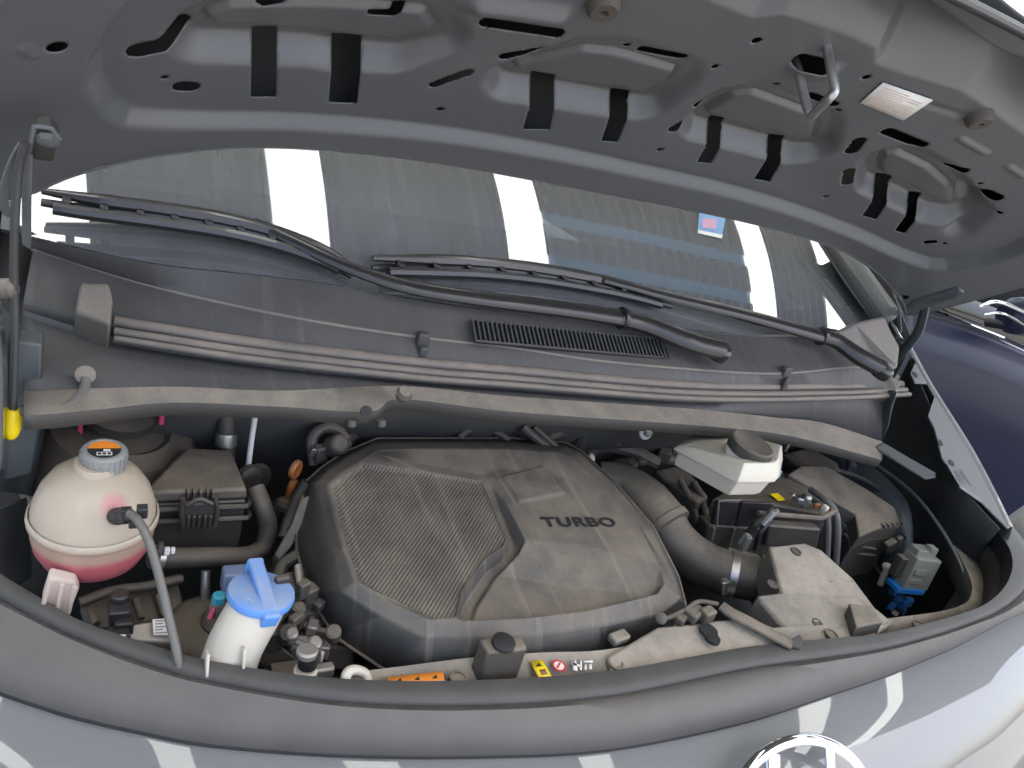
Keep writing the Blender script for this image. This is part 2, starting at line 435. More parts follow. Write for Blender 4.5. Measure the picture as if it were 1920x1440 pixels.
# right-hand windscreen post: rubber, painted post, outer moulding
def post(a, off): return [plane_pt(px, py, (0, 1.0, CAM[2] - .37), (0, -WS, 1)) + Vector(off) for px, py in a]
loft('windscreen_post', [post([(1530, 455), (1585, 540), (1645, 622)], (-.012, -.004, .012)), post([(1548, 458), (1603, 540), (1660, 620)], (0, -.006, .03)),
                         post([(1566, 462), (1622, 540), (1674, 612)], (0, 0, .035)), post([(1585, 478), (1640, 556), (1690, 640)], (.0, .01, .02)), post([(1600, 478), (1650, 556), (1700, 640)], (.04, .06, -.06))], 14, M['apron'], car, solid=.004)
loft('windscreen_moulding', [post([(1524, 452), (1580, 540), (1640, 625)], (0, -.004, .016)), post([(1540, 456), (1595, 540), (1652, 622)], (0, -.008, .022))], 14, M['black'], car, solid=.006)

# scuttle panel (cowl) -------------------------------------------------------
L0 = PP([(30, 425, -.375), (65, 440, -.385), (125, 462, -.39), (300, 500, -.392), (500, 522, -.392), (650, 542, -.393), (850, 577, -.395), (1083, 602, -.397), (1270, 622, -.397), (1440, 634, -.397), (1600, 630, -.385)])
L1 = PP([(60, 465, -.405), (90, 475, -.41), (300, 540, -.42), (550, 595, -.425), (770, 630, -.428), (960, 652, -.43), (1160, 680, -.432), (1440, 700, -.432), (1600, 688, -.425), (1668, 700, -.43)])
L1b = [p + Vector((0, -.006, -.006)) for p in L1]
L2 = PP([(45, 562, -.44), (75, 572, -.442), (215, 612, -.452), (480, 656, -.457), (770, 690, -.459), (960, 706, -.46), (1300, 732, -.461), (1560, 730, -.465), (1680, 735, -.47)])
L4 = PP([(45, 740, -.475), (60, 742, -.475), (120, 738, -.475), (330, 732, -.474), (520, 739, -.474), (750, 730, -.474), (960, 749, -.475), (1300, 772, -.486), (1450, 787, -.508), (1540, 797, -.525), (1650, 832, -.56)])
L5 = PP([(45, 778, -.478), (100, 776, -.478), (200, 766, -.478), (330, 754, -.478), (520, 762, -.478), (690, 772, -.479), (750, 748, -.477), (960, 772, -.479), (1300, 797, -.490), (1450, 812, -.512), (1540, 832, -.530), (1650, 862, -.566)])
L6 = [p + Vector((0, .003, -.016)) for p in L5]
cowl = loft('scuttle_panel', [[p + Vector((0, .04, -.012)) for p in L0], L0, [a.lerp(b, .5) + Vector((0, 0, -.004)) for a, b in zip(resample(L0, 60), resample(L1, 60))], L1, L1b, L2, [p + Vector((0, -.004, -.01)) for p in L2]], 120, M['cowl'], car, angle=40, solid=.003)
loft('bulkhead_face', [[p + Vector((0, -.002, -.004)) for p in L2], [p + Vector((0, -.006, -.02)) for p in L2], L4], 120, M['cowl'], car, solid=.002)
loft('bulkhead_lip', [L4, [p + Vector((0, -.004, .003)) for p in L4], L5, L6], 120, M['lip'], car, solid=.004)
tube('ridge_highlight_bead', [p + Vector((0, -.001, -.0005)) for p in L1], .0034, M['strip'], cowl, n=120, seg=8)  # paler bead added along the ridge to paint its highlight
MB().lathe([(.001, -.012), (.009, -.008), (.011, 0), (.008, .006), (.001, .007)], P(758, 738, y=.785), (0, -.5, 1), 18).build('lip_plug', M['lip'], car)
MB().lathe([(.007, -.001), (.007, .0022), (.001, .0022)], P(686, 771, y=.763), (0, -1, .35), 18).build('lip_hole', M['black'], car)
for px in (660, 716, 1215): MB().lathe([(.004, 0), (.006, .002), (.006, .008), (.003, .010)], P(px, 787 if px < 1000 else 806, y=.775), (0, -.3, -1), 12).build('lip_clip', M['dusty'], car)
# rubber strip lying along the scuttle: three ribs
S0 = PP([(215, 606, -.449), (330, 625, -.45), (480, 648, -.453), (770, 682, -.455), (960, 698, -.456), (1300, 726, -.457), (1560, 727, -.462), (1688, 722, -.466)])
stripn = [(-.000, .002, .0085), (-.0155, -.003, .0065), (-.028, -.006, .005)]
mb = MB()
for dy, dz, rr in stripn: mb.tube([p + Vector((0, dy, dz)) for p in S0], [rr * .8] + [rr] * 12 + [rr * 1.0], seg=10, n=90, up=(0, 0, 1))
mb.build('bonnet_seal', M['strip'], car, angle=80)
# block closing the left end of the strip
b0 = [P(140, 585, -.43), P(150, 528, -.405), P(205, 530, -.40), P(212, 560, -.41), P(207, 608, -.43)]
MB().prism(b0, (0.0, .02, -.05)).build('seal_end_block', M['strip'], car, bevel=.004)
MB().prism(PP([(1640, 715, -.455), (1668, 700, -.45), (1690, 718, -.455), (1680, 745, -.47), (1645, 740, -.468)]), (0, .02, -.035)).build('seal_end_block', M['strip'], car, bevel=.004)
MB().prism(PP([(1560, 628, -.375), (1605, 604, -.35), (1660, 592, -.335), (1672, 622, -.36), (1688, 650, -.385), (1684, 690, -.42), (1662, 700, -.43), (1640, 668, -.41)]), (0, .02, -.02)).build('scuttle_end_cap', M['strip'], car, bevel=.006)
tube('post_sky_glint', [plane_pt(px, py, (0, .97, CAM[2] - .37), (0, -WS, 1)) for px, py in ((1594, 486), (1618, 520), (1645, 560), (1690, 636))], .006, M['chrome'], car, n=30, flat=.5)  # chrome strip added in place of the sky's reflection on the body
# clips standing on the ridge
for (px, py) in ((788, 628), (1466, 690)):
    p = P(px, py, -.425)
    c_ = MB().box(p + Vector((0, -.010, -.004)), (.017, .014, .026)).box(p + Vector((0, -.022, -.022)), (.012, .008, .03)).build('ridge_clip', M['cowl'], car, bevel=.003)
# air intake grille: a dark well with fine upright slats
ga, gb, gc_, ge = P(883, 603, -.405), P(1240, 640, -.408), P(1243, 673, -.424), P(890, 642, -.421)
up = (gb - ga).cross(ge - ga).normalized(); up = up if up.z > 0 else -up
gr = MB().prism([ga + up * .0022, gb + up * .0022, gc_ + up * .0022, ge + up * .0022], tuple(up * -.004)).build('intake_grille', M['black'], cowl)
base = None; NS = 46
for i in range(NS + 1):
    t = i / NS; a = ga.lerp(gb, t) + up * .003; b = ge.lerp(gc_, t) + up * .003
    x = (gb - ga).normalized() * .0013
    if base is None:
        base = MB().prism([a - x - a, a + x - a, b + x - a, b - x - a], tuple(up * .0035)).build('slat', M['cowl'], cowl); o = base
    else:
        o = base.copy(); COL.objects.link(o)
    o.location = a
tube('grille_frame', [ga + up * .004, gb + up * .004, gc_ + up * .004, ge + up * .004], .002, M['cowl'], cowl, closed=True, smooth=False, n=80, seg=8)
# drain hose on the left of the bulkhead
tube('drain_hose', [P(160, 708, y=.81), P(158, 730, y=.80), P(135, 756, y=.782), P(100, 768, y=.775), (P(40, 770, y=.78))], .0056, M['hose_grey'], car)
MB().lathe([(.008, -.004), (.010, 0), (.010, .006), (.005, .008)], P(160, 704, y=.815), (0, -.8, .6), 18).build('hose_grommet', M['strip'], car)

# wipers ---------------------------------------------------------------------
def G(px, py, off=0.0): return plane_pt(px, py, (0, .965, CAM[2] - .392 + off), (0, -WS * .9, 1))
def A(px, py, off=.03): return plane_pt(px, py, (0, .87, CAM[2] - .415 + off), (0, -.30, 1))
def wiper(arm1, arm2, blade, pivot, rg):
    root = MB().tube([A(*p) for p in arm1], [.020, .0195, .018, .016], seg=12, flat=.8, up=(0, -.3, 1)).build('wiper', M['plastic_clean'], car)
    root.data.materials[0] = M['wiper']
    MB().tube([A(*p) for p in arm2], [.0165, .0150, .0135, .011, .009], seg=12, flat=.7, up=(0, -.3, 1)).build('wiper_arm', M['wiper'], root)
    bl = [G(px, py, .02) for px, py in blade]
    MB().tube(bl, [.005, .012, .013, .014, .014, .012, .006], seg=8, flat=.75, n=60).tube([p + Vector((.0, -.006, -.012)) for p in bl], [.004, .010, .010, .004], seg=8, n=60, flat=1.2).build('wiper_blade', M['wiper'], root)
    ja, jb = A(*arm1[-1]), A(*arm2[0]); dj = (jb - A(*arm2[1])).normalized()
    MB().lathe([(.0165, -.004), (.0185, -.003), (.0185, .003), (.0165, .004)], ja.lerp(jb, .5), tuple(dj), 16).build('arm_joint', M['wiper'], root)
    c = resample([p + Vector((0, -.026, -.010)) for p in bl], 30)
    tube('blade_rail', c[1:-2], .0078, M['wiper'], root, seg=8)
    for i in range(2, 29, 3):
        a = resample(bl, 30)[i]; b = c[i]
        MB().box(a.lerp(b, .5) + Vector((0, 0, .003)), (.010, .024, .006)).build('blade_yoke', M['wiper'], root, bevel=.002)
    MB().lathe([(.019, -.014), (.021, -.004), (.0205, .004), (.016, .0095), (.004, .011)], A(*pivot, .03), (0, -.3, 1), 28).build('pivot_cap', M['wiper'], root)
    return root
M['wiper'] = mat('wiper_black', (.016, .016, .018), .33, dust=.06, dscale=12, coat=.25)
wiper([(1352, 656), (1290, 640), (1215, 610), (1162, 596)], [(1172, 597), (1060, 580), (900, 560), (760, 537), (650, 500), (560, 458), (470, 415)],
      [(78, 358), (180, 375), (300, 392), (420, 412), (520, 437), (610, 470), (660, 500)], (1350, 655), 0)
wiper([(1652, 690), (1610, 668), (1570, 640), (1535, 628)], [(1545, 632), (1400, 592), (1250, 556), (1190, 540), (1130, 524)],
      [(698, 484), (800, 487), (900, 492), (1000, 503), (1100, 520), (1180, 537), (1260, 560)], (1655, 692), 1)

# bonnet: stamped inner panel, outer skin, striker, label, stops -----------------
HA = R(40.5)
HT = np.array([0, -math.cos(HA), math.sin(HA)]); HN = np.array([0, -math.sin(HA), -math.cos(HA)])
HP = np.array(P(1237, 278, x=0.0))
def hsag(u): return .11 * u * u + .5 * np.maximum(np.abs(u) - .5, 0) ** 2
def hood_pt(u, v, h):
    u = np.asarray(u, float); v = np.asarray(v, float)
    k = hsag(u) + h
    return HP + np.stack([u, 0 * u, 0 * u], -1) + v[..., None] * HT + k[..., None] * HN
def hp(u, v, h=0.0): return Vector(hood_pt(np.array(u), np.array(v), np.array(h)))
def huv(px, py):
    q = ray(px, py); c = HP - CAM; k = 0.0
    for _ in range(60):
        e = q * ((c @ HN + k) / (q @ HN)) - c; k = .5 * k + .5 * float(hsag(np.array(e[0])))
    return (float(e[0]), float(e @ HT))
def hh(pts): return [huv(*p) for p in pts]
REAR = [(-.82, -.165), (-.78, -.150), (-.70, -.126), (-.54, -.111), (-.36, -.110), (-.15, -.124), (0, -.128), (.15, -.124), (.36, -.114), (.54, -.112), (.68, -.128), (.78, -.153), (.825, -.163)]
OUTLINE = REAR + [(.83, .05), (.815, .16), (.77, .26), (.70, .33), (.60, .385), (.45, .412), (.25, .418), (0, .418), (-.25, .418), (-.45, .412), (-.60, .385), (-.70, .33), (-.77, .26), (-.815, .16), (-.82, .05)]
pad1 = hh([(390, 56), (400, 75), (485, 79), (600, 84), (645, 93), (735, 96), (812, 68), (795, 40)]) + [(-.45, .165), (-.63, .125)]
pad2 = hh([(968, 148), (1000, 138), (1095, 103), (1150, 105), (1262, 137), (1252, 158), (1210, 193), (1180, 190), (975, 158)])
pad3 = [(-u, v) for u, v in pad2]
pad3 = hh([(1330, 230), (1375, 190), (1410, 180), (1520, 222), (1527, 240), (1520, 280), (1500, 282), (1335, 240)])
pad4 = hh([(1655, 325), (1662, 300), (1682, 296), (1740, 325), (1792, 378), (1786, 400), (1760, 397), (1658, 345)])
PADS = [pad1, pad2, pad3, pad4]
def quad(*p): return hh(p)
SLOTS = [quad((475, 97), (515, 95), (514, 179), (473, 179)), quad((626, 106), (675, 108), (666, 191), (619, 189)),
         quad((1002, 172), (1041, 174), (1028, 240), (983, 240)), quad((1150, 202), (1180, 205), (1155, 264), (1130, 262)),
         quad((1337, 252), (1360, 253), (1331, 304), (1309, 302)), quad((1447, 285), (1472, 286), (1441, 338), (1416, 334)),
         quad((1650, 355), (1676, 359), (1641, 409), (1619, 403)), quad((1710, 390), (1730, 392), (1695, 435), (1680, 431))]
CAPS = [(hh([(912, 40), (1044, 60)]), .0085), (hh([(944, 104), (1016, 92)]), .006), (hh([(814, 157), (877, 134)]), .007), (hh([(1208, 98), (1276, 108)]), .0085),
        (hh([(1312, 195), (1354, 169)]), .0085), (hh([(1264, 240), (1285, 228)]), .009), (hh([(1515, 178), (1560, 195)]), .0085), (hh([(1597, 281), (1610, 263)]), .0105),
        (hh([(1588, 341), (1592, 319)]), .009), (hh([(1663, 245), (1728, 271)]), .009), (hh([(1784, 316), (1804, 320)]), .010), (hh([(1846, 362), (1866, 370)]), .012),
        (hh([(262, 92), (330, 78)]), .012), (hh([(342, 160), (356, 161)]), .010), (hh([(1737, 453), (1751, 452)]), .0055), (hh([(1500, 108), (1545, 118)]), .010), (hh([(492, 24), (528, 20), (546, 8)]), .0055), (hh([(698, 34), (735, 34), (752, 20)]), .0055)]
DOTS = [((825, 203), .0052), ((1237, 279), .0052), ((1548, 367), .0055), ((308, 143), .004), ((378, 22), .0055), ((460, 12), .007), ((610, 8), .006), ((108, 48), .008), ((190, 284), .007),
        ((1175, 91), .0045), ((1340, 123), .0045), ((1418, 74), .006), ((1455, 158), .0045), ((1572, 207), .0045), ((1624, 143), .0055), ((1837, 343), .004), ((1874, 399), .0045), ((1771, 455), .004), ((1692, 540), .008)]
DOTS = [(huv(*p), r) for p, r in DOTS]
def holes(u, v):
    s = np.full(np.shape(u), 1e3)
    for q in SLOTS: s = np.minimum(s, sdf(u, v, q) - .002)
    for pl, r in CAPS: s = np.minimum(s, sdline(u, v, pl) - r)
    for c, r in DOTS: s = np.minimum(s, np.hypot(u - c[0], v - c[1]) - r)
    return s
OL = np.array(resample([V(a, b, 0) for a, b in OUTLINE], 120, True, True))[:, :2]
def hood_sd(u, v): return np.maximum(sdf(u, v, OL), -holes(u, v))
SCAL = np.array([(-.83, .20), (-.66, .262), (-.42, .281), (-.263, .298), (-.165, .287), (-.107, .284), (-.08, .303), (-.024, .306), (.034, .308), (.077, .305), (.107, .284), (.165, .287), (.263, .298), (.42, .281), (.66, .262), (.83, .20)])
FRAME = [(-.735, .02), (-.715, -.03), (-.67, -.050), (-.58, -.061), (-.36, -.050), (-.18, -.052), (0, -.056), (.18, -.052), (.36, -.054), (.58, -.062), (.67, -.052), (.715, -.03), (.735, .02), (.745, .07), (.735, .12), (.70, .19), (.6, .27), (.4, .33), (0, .36), (-.4, .33), (-.6, .27), (-.70, .19), (-.735, .12), (-.745, .07)]
FR = np.array(resample([V(a, b, 0) for a, b in FRAME], 110, True, True))[:, :2]
def hood_h(u, v):
    so = sdf(u, v, OL); fr = sdf(u, v, FR)
    lower = sstep(.16, .10, v)                                            # the frame step only runs round the rear and the ends
    h = .019 * sstep(-.008, .008, fr) * np.maximum(lower, sstep(.70, .74, np.abs(u)) * sstep(.3, .2, v))
    dep = np.zeros_like(u)
    for i, p in enumerate(PADS):
        s = sdf(u, v, p)
        dep = np.maximum(dep, .032 * sstep(.046, .022, s) * np.clip((.215 - v) / .16, 0, 1))   # deep wall on the rear side, the floor climbs to the front
        h = h + .0065 * sstep(.003, -.003, s) - .003 * np.exp(-((s - .0055) / .003) ** 2)
    h = h - dep
    vs = np.interp(u, SCAL[:, 0], SCAL[:, 1])
    crease = .010 * np.sin(u * 19 + .6) * sstep(0, .04, v - vs)
    dv = np.maximum(v - vs, 0); drop = np.minimum(np.sqrt(dv * dv + 1e-5) - .0032, .064)
    h = h - (1.0 + crease * 18) * drop * sstep(.80, .70, np.abs(u))
    h = h + .050 * sstep(.362, .372, v)
        # shallow beads
    for pl, r, a in BEADS: h = h + a * np.exp(-(sdline(u, v, pl) / r) ** 2)
    # raised ring round the bonnet striker
    return h
BEADS = [(hh([(1690, 180), (1800, 215)]), .006, -.003), (hh([(1800, 258), (1848, 285)]), .005, .004), (hh([(1890, 310), (1919, 330)]), .005, .004), (hh([(1060, 180), (1140, 190)]), .004, .0025),
         (hh([(1385, 257), (1440, 275)]), .004, .0025), (hh([(45, 47), (62, 62)]), .004, .003), (hh([(1500, 118), (1530, 128), (1550, 130)]), .012, .010), (hh([(900, 5), (1045, 25)]), .012, .012),
         (hh([(1815, 370), (1835, 400), (1800, 430)]), .020, -.020)]
hood = relief('bonnet', (-.84, .84, -.20, .43), .0030, hood_sd, hood_h, hood_pt, M['inner'], car, angle=75, solid=.0012, offset=1)
def skin_h(u, v):
    so = sdf(u, v, OL)
    return -.115 * sstep(0, .10, -so) + .014
relief('bonnet_skin', (-.84, .84, -.20, .43), .012, lambda u, v: sdf(u, v, OL), skin_h, hood_pt, M['band'], hood, solid=.001)  # dark colour puts the shade seen through the slots into the skin
e = [hp(a, b, .016) for a, b in OL]
tube('bonnet_hem', e, .0050, M['inner'], hood, closed=True, n=260, seg=8)
# striker loop of bent steel wire
(uL, vL), (uR, vR) = huv(1497, 135), huv(1550, 86)
tube('bonnet_striker', [hp(uR - .004, vR + .004, -.02), hp(uR, vR, .0), hp(uR + .003, vR - .001, .03), hp(uR + .006, vR - .002, .054), hp(uR + .004, vR - .008, .061),
                        hp(uR * .5 + uL * .5 + .006, vR * .5 + vL * .5 - .004, .061), hp(uL + .008, vL + .004, .060), hp(uL + .007, vL + .001, .052), hp(uL + .004, vL, .03), hp(uL, vL, .0), hp(uL - .004, vL - .002, -.02)], .0058, M['steel'], hood, n=80, seg=12)
# white label
q = hh([(1655, 150), (1748, 183), (1693, 221), (1612, 188)])
lab = mesh('bonnet_label', [hp(a, b, .0035) for a, b in q], [[0, 1, 2, 3]], M['white'], hood, solid=.0012)
ln = MB()
for i in range(9):
    t = .14 + .09 * i
    a0 = [q[0][k] * (1 - t) + q[3][k] * t for k in (0, 1)]; a1 = [q[1][k] * (1 - t) + q[2][k] * t for k in (0, 1)]
    s0, s1 = .08, (.9 if i % 3 else .6)
    p0 = hp(a0[0] + (a1[0] - a0[0]) * s0, a0[1] + (a1[1] - a0[1]) * s0, .0045); p1 = hp(a0[0] + (a1[0] - a0[0]) * s1, a0[1] + (a1[1] - a0[1]) * s1, .0045)
    d = (hp(*q[3], .0045) - hp(*q[0], .0045)).normalized() * .0009
    ln.add([p0 - d, p1 - d, p1 + d, p0 + d], [[0, 1, 2, 3]])
ln.build('label_print', mat('faded_pink_print', (.62, .50, .48), .6), hood)
# rubber stops
for (px, py) in ((1835, 216), (1130, 2)):
    u, v_ = huv(px, py)
    MB().lathe([(.026, -.04), (.024, -.02), (.0195, -.012), (.018, .010), (.014, .015), (.005, .015), (.004, .010)], hp(u, v_, 0), tuple(HN), 28).build('rubber_stop', M['brown'], hood)

# hinges and stay ------------------------------------------------------------
hg = tube('bonnet_hinge', [P(1738, 560, y=.92), P(1735, 572, y=.93), P(1722, 620, y=.94), P(1690, 662, y=.96), P(1665, 690, y=.98)], .011, M['apron'], car, flat=.5, seg=10, up=(1, 0, 0))
MB().prism([P(1704, 580, y=.88), P(1716, 568, y=.87), P(1800, 543, y=.80), P(1810, 548, y=.80), P(1788, 560, y=.81), P(1726, 582, y=.88)], (.0, .01, .004)).build('hinge_plate', M['apron'], hg, bevel=.003)
hl = MB().prism([P(58, 300, y=.83), P(64, 240, y=.80), P(92, 238, y=.80), P(110, 262, y=.81), P(100, 306, y=.83)], (0, .012, .01)).build('bonnet_hinge', M['dark'], car, bevel=.003)
tube('hinge_rim', [P(50, 290, y=.80), P(60, 262, y=.79), P(64, 236, y=.785), P(96, 240, y=.785), P(112, 262, y=.79)], .0022, M['inner'], hl, smooth=False, n=30, seg=8)
MB().lathe([(.009, 0), (.009, .006), (.004, .008)], P(90, 257, y=.79), tuple(HN), 6).build('hinge_bolt', M['inner'], hl)
tube('hinge_arm', [P(44, 268, y=.80), P(26, 300, y=.81), P(10, 345, y=.82), P(7, 385, y=.83), P(20, 402, y=.84)], .0045, M['inner'], hl, flat=.5)
tube('hinge_arm', [P(52, 285, y=.82), P(50, 360, y=.83), P(50, 460, y=.86)], .0055, M['inner'], hl, flat=.4)
st = tube('bonnet_stay', [P(48, 268, y=.79), P(34, 330, y=.80), P(26, 480, y=.80), P(28, 620, y=.79), P(24, 780, y=.78)], .0038, M['band'], car, n=40)
MB().lathe([(.0035, .0), (.0065, .004), (.0085, .012), (.0085, .024), (.007, .032), (.005, .034)], P(20, 822, y=.778), tuple((P(24, 780, y=.78) - P(20, 822, y=.778)).normalized()), 16).build('stay_clip', M['yellow'], st)

# front of the car: painted nose, emblem, thick rubber rim, support panel --------
I0 = PP([(-90, 1010), (-40, 1055), (0, 1085), (75, 1130), (150, 1172), (270, 1213), (400, 1248), (640, 1280), (900, 1282), (1150, 1263), (1400, 1219), (1550, 1203), (1658, 1193), (1737, 1174), (1800, 1156), (1845, 1139), (1875, 1116), (1893, 1090), (1900, 1060), (1893, 1030), (1872, 1000), (1855, 978)], z=-.640)
G0 = PP([(-90, 1050), (-40, 1092), (0, 1118), (75, 1158), (150, 1194), (270, 1238), (400, 1273), (640, 1310), (900, 1316), (1150, 1298), (1400, 1248), (1550, 1228), (1658, 1212), (1737, 1192), (1800, 1172), (1860, 1148), (1900, 1120), (1925, 1090), (1932, 1060), (1924, 1028), (1902, 996), (1880, 972)], z=-.644)
G1 = [p + Vector((0, -.004, -.005)) for p in G0]
K0 = PP([(-90, 1066), (-40, 1110), (0, 1138), (75, 1177), (150, 1212), (270, 1257), (400, 1292), (640, 1329), (900, 1336), (1150, 1318), (1400, 1268), (1550, 1244), (1658, 1224), (1737, 1203), (1800, 1183), (1880, 1152), (1930, 1120), (1962, 1088), (1970, 1055), (1955, 1020), (1930, 985), (1900, 962)], z=-.641)
K1 = PP([(-90, 1095), (-40, 1135), (0, 1165), (75, 1203), (150, 1237), (270, 1280), (400, 1315), (640, 1350), (900, 1356), (1150, 1340), (1400, 1290), (1550, 1260), (1658, 1236), (1737, 1213), (1800, 1192), (1880, 1160), (1945, 1122), (1985, 1080), (2000, 1040), (1985, 1000), (1955, 965), (1925, 945)], z=-.648)
O0 = PP([(-90, 1225), (-40, 1262), (0, 1287), (75, 1313), (150, 1336), (270, 1363), (400, 1387), (640, 1406), (900, 1409), (1150, 1396), (1400, 1346), (1550, 1298), (1658, 1262), (1737, 1230), (1800, 1203), (1880, 1160), (1960, 1120), (2020, 1075), (2045, 1040), (2030, 995), (1995, 960), (1960, 940)], z=-.676)
NL = 130
rI, rG, rG1, rK, rK1, rO = [resample(q, NL) for q in (I0, G0, G1, K0, K1, O0)]
loft('rim_band', [[p + Vector((0, .004, -.03)) for p in rI], rI, [a.lerp(b, .6) + Vector((0, 0, .002)) for a, b in zip(rI, rG)], rG, [p + Vector((0, -.004, -.008)) for p in rG]], NL, M['band'], car, solid=.004, angle=70)
loft('front_rim_seal', [[p + Vector((0, .004, -.010)) for p in rG1], rG1, rK, rK1, [a.lerp(b, .5) + Vector((0, -.003, .007)) for a, b in zip(rK1, rO)], rO, [p + Vector((0, .006, -.010)) for p in rO]], NL, M['seal'], car, solid=.004, angle=70)
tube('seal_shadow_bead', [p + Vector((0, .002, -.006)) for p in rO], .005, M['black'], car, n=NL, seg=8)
cx = Vector((0, .75, 0))
def nose(p, out, dz):
    d = Vector((p.x - 0, p.y - 1.6, 0)); d.normalize(); return p + d * out + Vector((0, 0, dz))
rN = [p + Vector((0, .012, -.008)) for p in rO]
loft('nose_panel', [rN, [nose(p, -.003, -.011) for p in rO], [nose(p, .035, -.020) for p in rO], [nose(p, .09, -.048) for p in rO], [nose(p, .14, -.105) for p in rO], [nose(p, .165, -.20) for p in rO], [nose(p, .175, -.40) for p in rO]], NL, M['paint'], car, solid=.003, angle=80)
# emblem: ring and slanted letter-like bars
ec = Vector(P(1503, 1517, z=-.712)); en = Vector((0, -.62, .78)); eb = basis((1, 0, -.0), en)
mb = MB(); ring = []
for k in range(64):
    g = 2 * math.pi * k / 64; ring.append(ec + eb @ Vector((0.112 * math.cos(g), .072 * math.sin(g), .006)))
emb = mb.tube(ring, .0072, closed=True, n=96, seg=12, flat=.7, up=tuple(en)).build('emblem', M['chrome'], car)
def ep(x, y, z=.006): return ec + eb @ Vector((x, y, z))
tube('emblem_bar', [ep(-.066, -.05), ep(-.050, 0), ep(-.030, .064)], [.0075, .0075, .011], M['chrome'], emb, flat=.6, up=tuple(en))
tube('emblem_bar', [ep(.026, -.064), ep(.046, 0), ep(.064, .054)], [.011, .0075, .0075], M['chrome'], emb, flat=.6, up=tuple(en))
tube('emblem_bar', [ep(-.038, -.012), ep(0, 0), ep(.035, .012)], [.006, .005, .006], M['chrome'], emb, flat=.6, up=tuple(en))

# support panel behind the rim, rising into the gutter of the right-hand corner
A0 = PP([(640, 1268, -.652), (740, 1256, -.650), (900, 1236, -.648), (1020, 1228, -.647), (1140, 1222, -.646), (1300, 1190, -.645), (1470, 1180, -.645), (1600, 1172, -.650), (1664, 1163, -.675), (1764, 1149, -.69), (1811, 1133, -.70), (1823, 1109, -.705), (1819, 1085, -.705), (1803, 1051, -.705), (1780, 1009, -.70)])
B0 = PP([(640, 1290, -.66), (740, 1292, -.66), (900, 1292, -.66), (1020, 1285, -.66), (1140, 1275, -.66), (1300, 1245, -.66), (1470, 1220, -.66), (1600, 1205, -.665), (1664, 1197, -.685), (1764, 1172, -.70), (1830, 1150, -.71), (1843, 1112, -.715), (1840, 1077, -.715), (1827, 1051, -.715), (1800, 1015, -.71)])
sup = loft('front_support', [[p + Vector((0, .002, -.04)) for p in A0], A0, B0], 90, M['tan'], car, solid=.003, angle=40)
W0 = PP([(1664, 1197, -.685), (1764, 1172, -.70), (1830, 1150, -.71), (1843, 1112, -.715), (1840, 1077, -.715), (1827, 1051, -.715), (1800, 1015, -.71), (1770, 985, -.70)])
W1 = PP([(1664, 1196), (1737, 1176), (1800, 1157), (1845, 1139), (1875, 1116), (1893, 1090), (1900, 1060), (1893, 1030), (1872, 1000), (1840, 962)], z=-.642)
loft('corner_gutter', [W0, [a.lerp(b, .5) + Vector((.008, -.004, -.012)) for a, b in zip(resample(W0, 50), resample(W1, 50))], W1], 50, M['lip2'] if 'lip2' in M else M['dusty'], car, solid=.003)
for (px, py) in ((1722, 1172), (1655, 1182), (1560, 1190), (1155, 1244), (860, 1272), (1400, 1187)):
    MB().lathe([(.010, -.001), (.010, .0012), (.0075, .0016), (.007, .0), (.003, .0)], P(px, py, -.646 if px < 1600 else -.683), (0, -.05, 1), 18).build('support_clip', M['dusty'], car)
# raised tan cover on the support, with the slot for the bonnet catch
MB().prism(PP([(1138, 1230, -.640), (1232, 1174, -.634), (1305, 1167, -.632), (1345, 1161, -.632), (1405, 1158, -.632), (1445, 1172, -.634), (1505, 1206, -.640), (1480, 1222, -.646), (1300, 1246, -.648), (1150, 1266, -.65)]), (0, 0, -.03)).build('support_cover', M['tan'], car, bevel=.004)
MB().lathe([(.0125, -.002), (.0125, .002), (.001, .002)], P(1328, 1183, -.630), (0, 0, 1), 20).lathe([(.010, -.002), (.010, .0025), (.001, .0025)], P(1336, 1198, -.631), (0, 0, 1), 20).build('catch_slot', M['black'], car)

# inner wings, bulkhead and floor of the bay: dark painted sheet
loft('bulkhead', [[V(-.86, .93, 1.20), V(-.4, .87, 1.22), V(.3, .84, 1.22), V(.8, .92, 1.21)], [V(-.86, 1.0, .95), V(-.4, 1.0, .95), V(.3, 1.0, .95), V(.8, 1.0, .95)], [V(-.86, 1.05, .55), V(-.4, 1.05, .55), V(.3, 1.05, .55), V(.8, 1.05, .55)]], 20, M['bayblack'], car)
loft('bay_floor', [[V(-.9, .3, .62), V(.95, .3, .62)], [V(-.9, 1.1, .62), V(.95, 1.1, .62)]], 6, M['black'], car, smooth=False)
# right inner wing as seen beyond the fuse box
loft('inner_wing', [PP([(1530, 790), (1600, 850), (1650, 885), (1690, 925), (1708, 960), (1712, 1010)], x=.80), PP([(1500, 850), (1570, 890), (1630, 940), (1670, 990), (1695, 1030), (1705, 1070)], x=.785), PP([(1470, 960), (1540, 1000), (1600, 1060), (1640, 1110), (1670, 1150), (1690, 1180)], x=.77)], 30, M['apron'], car)
tube('wing_seam', PP([(1530, 800), (1640, 870), (1712, 925), (1760, 985), (1792, 1040), (1812, 1090)], x=.772), .004, M['apron'], car, n=40)
MB().prism([P(1640, 838, y=.80), P(1656, 828, y=.80), P(1752, 886, y=.70), P(1757, 895, y=.70), P(1738, 898, y=.70)], (.0, .004, -.006)).build('wing_brace', M['apron'], car, bevel=.004)
MB().prism([P(1646, 842, y=.82), P(1665, 800, y=.83), P(1672, 760, y=.84), P(1682, 735, y=.85), P(1670, 735, y=.86), P(1655, 770, y=.86), P(1640, 836, y=.83)], (.004, .01, 0)).build('bulkhead_end_plate', M['apron'], car, bevel=.002)
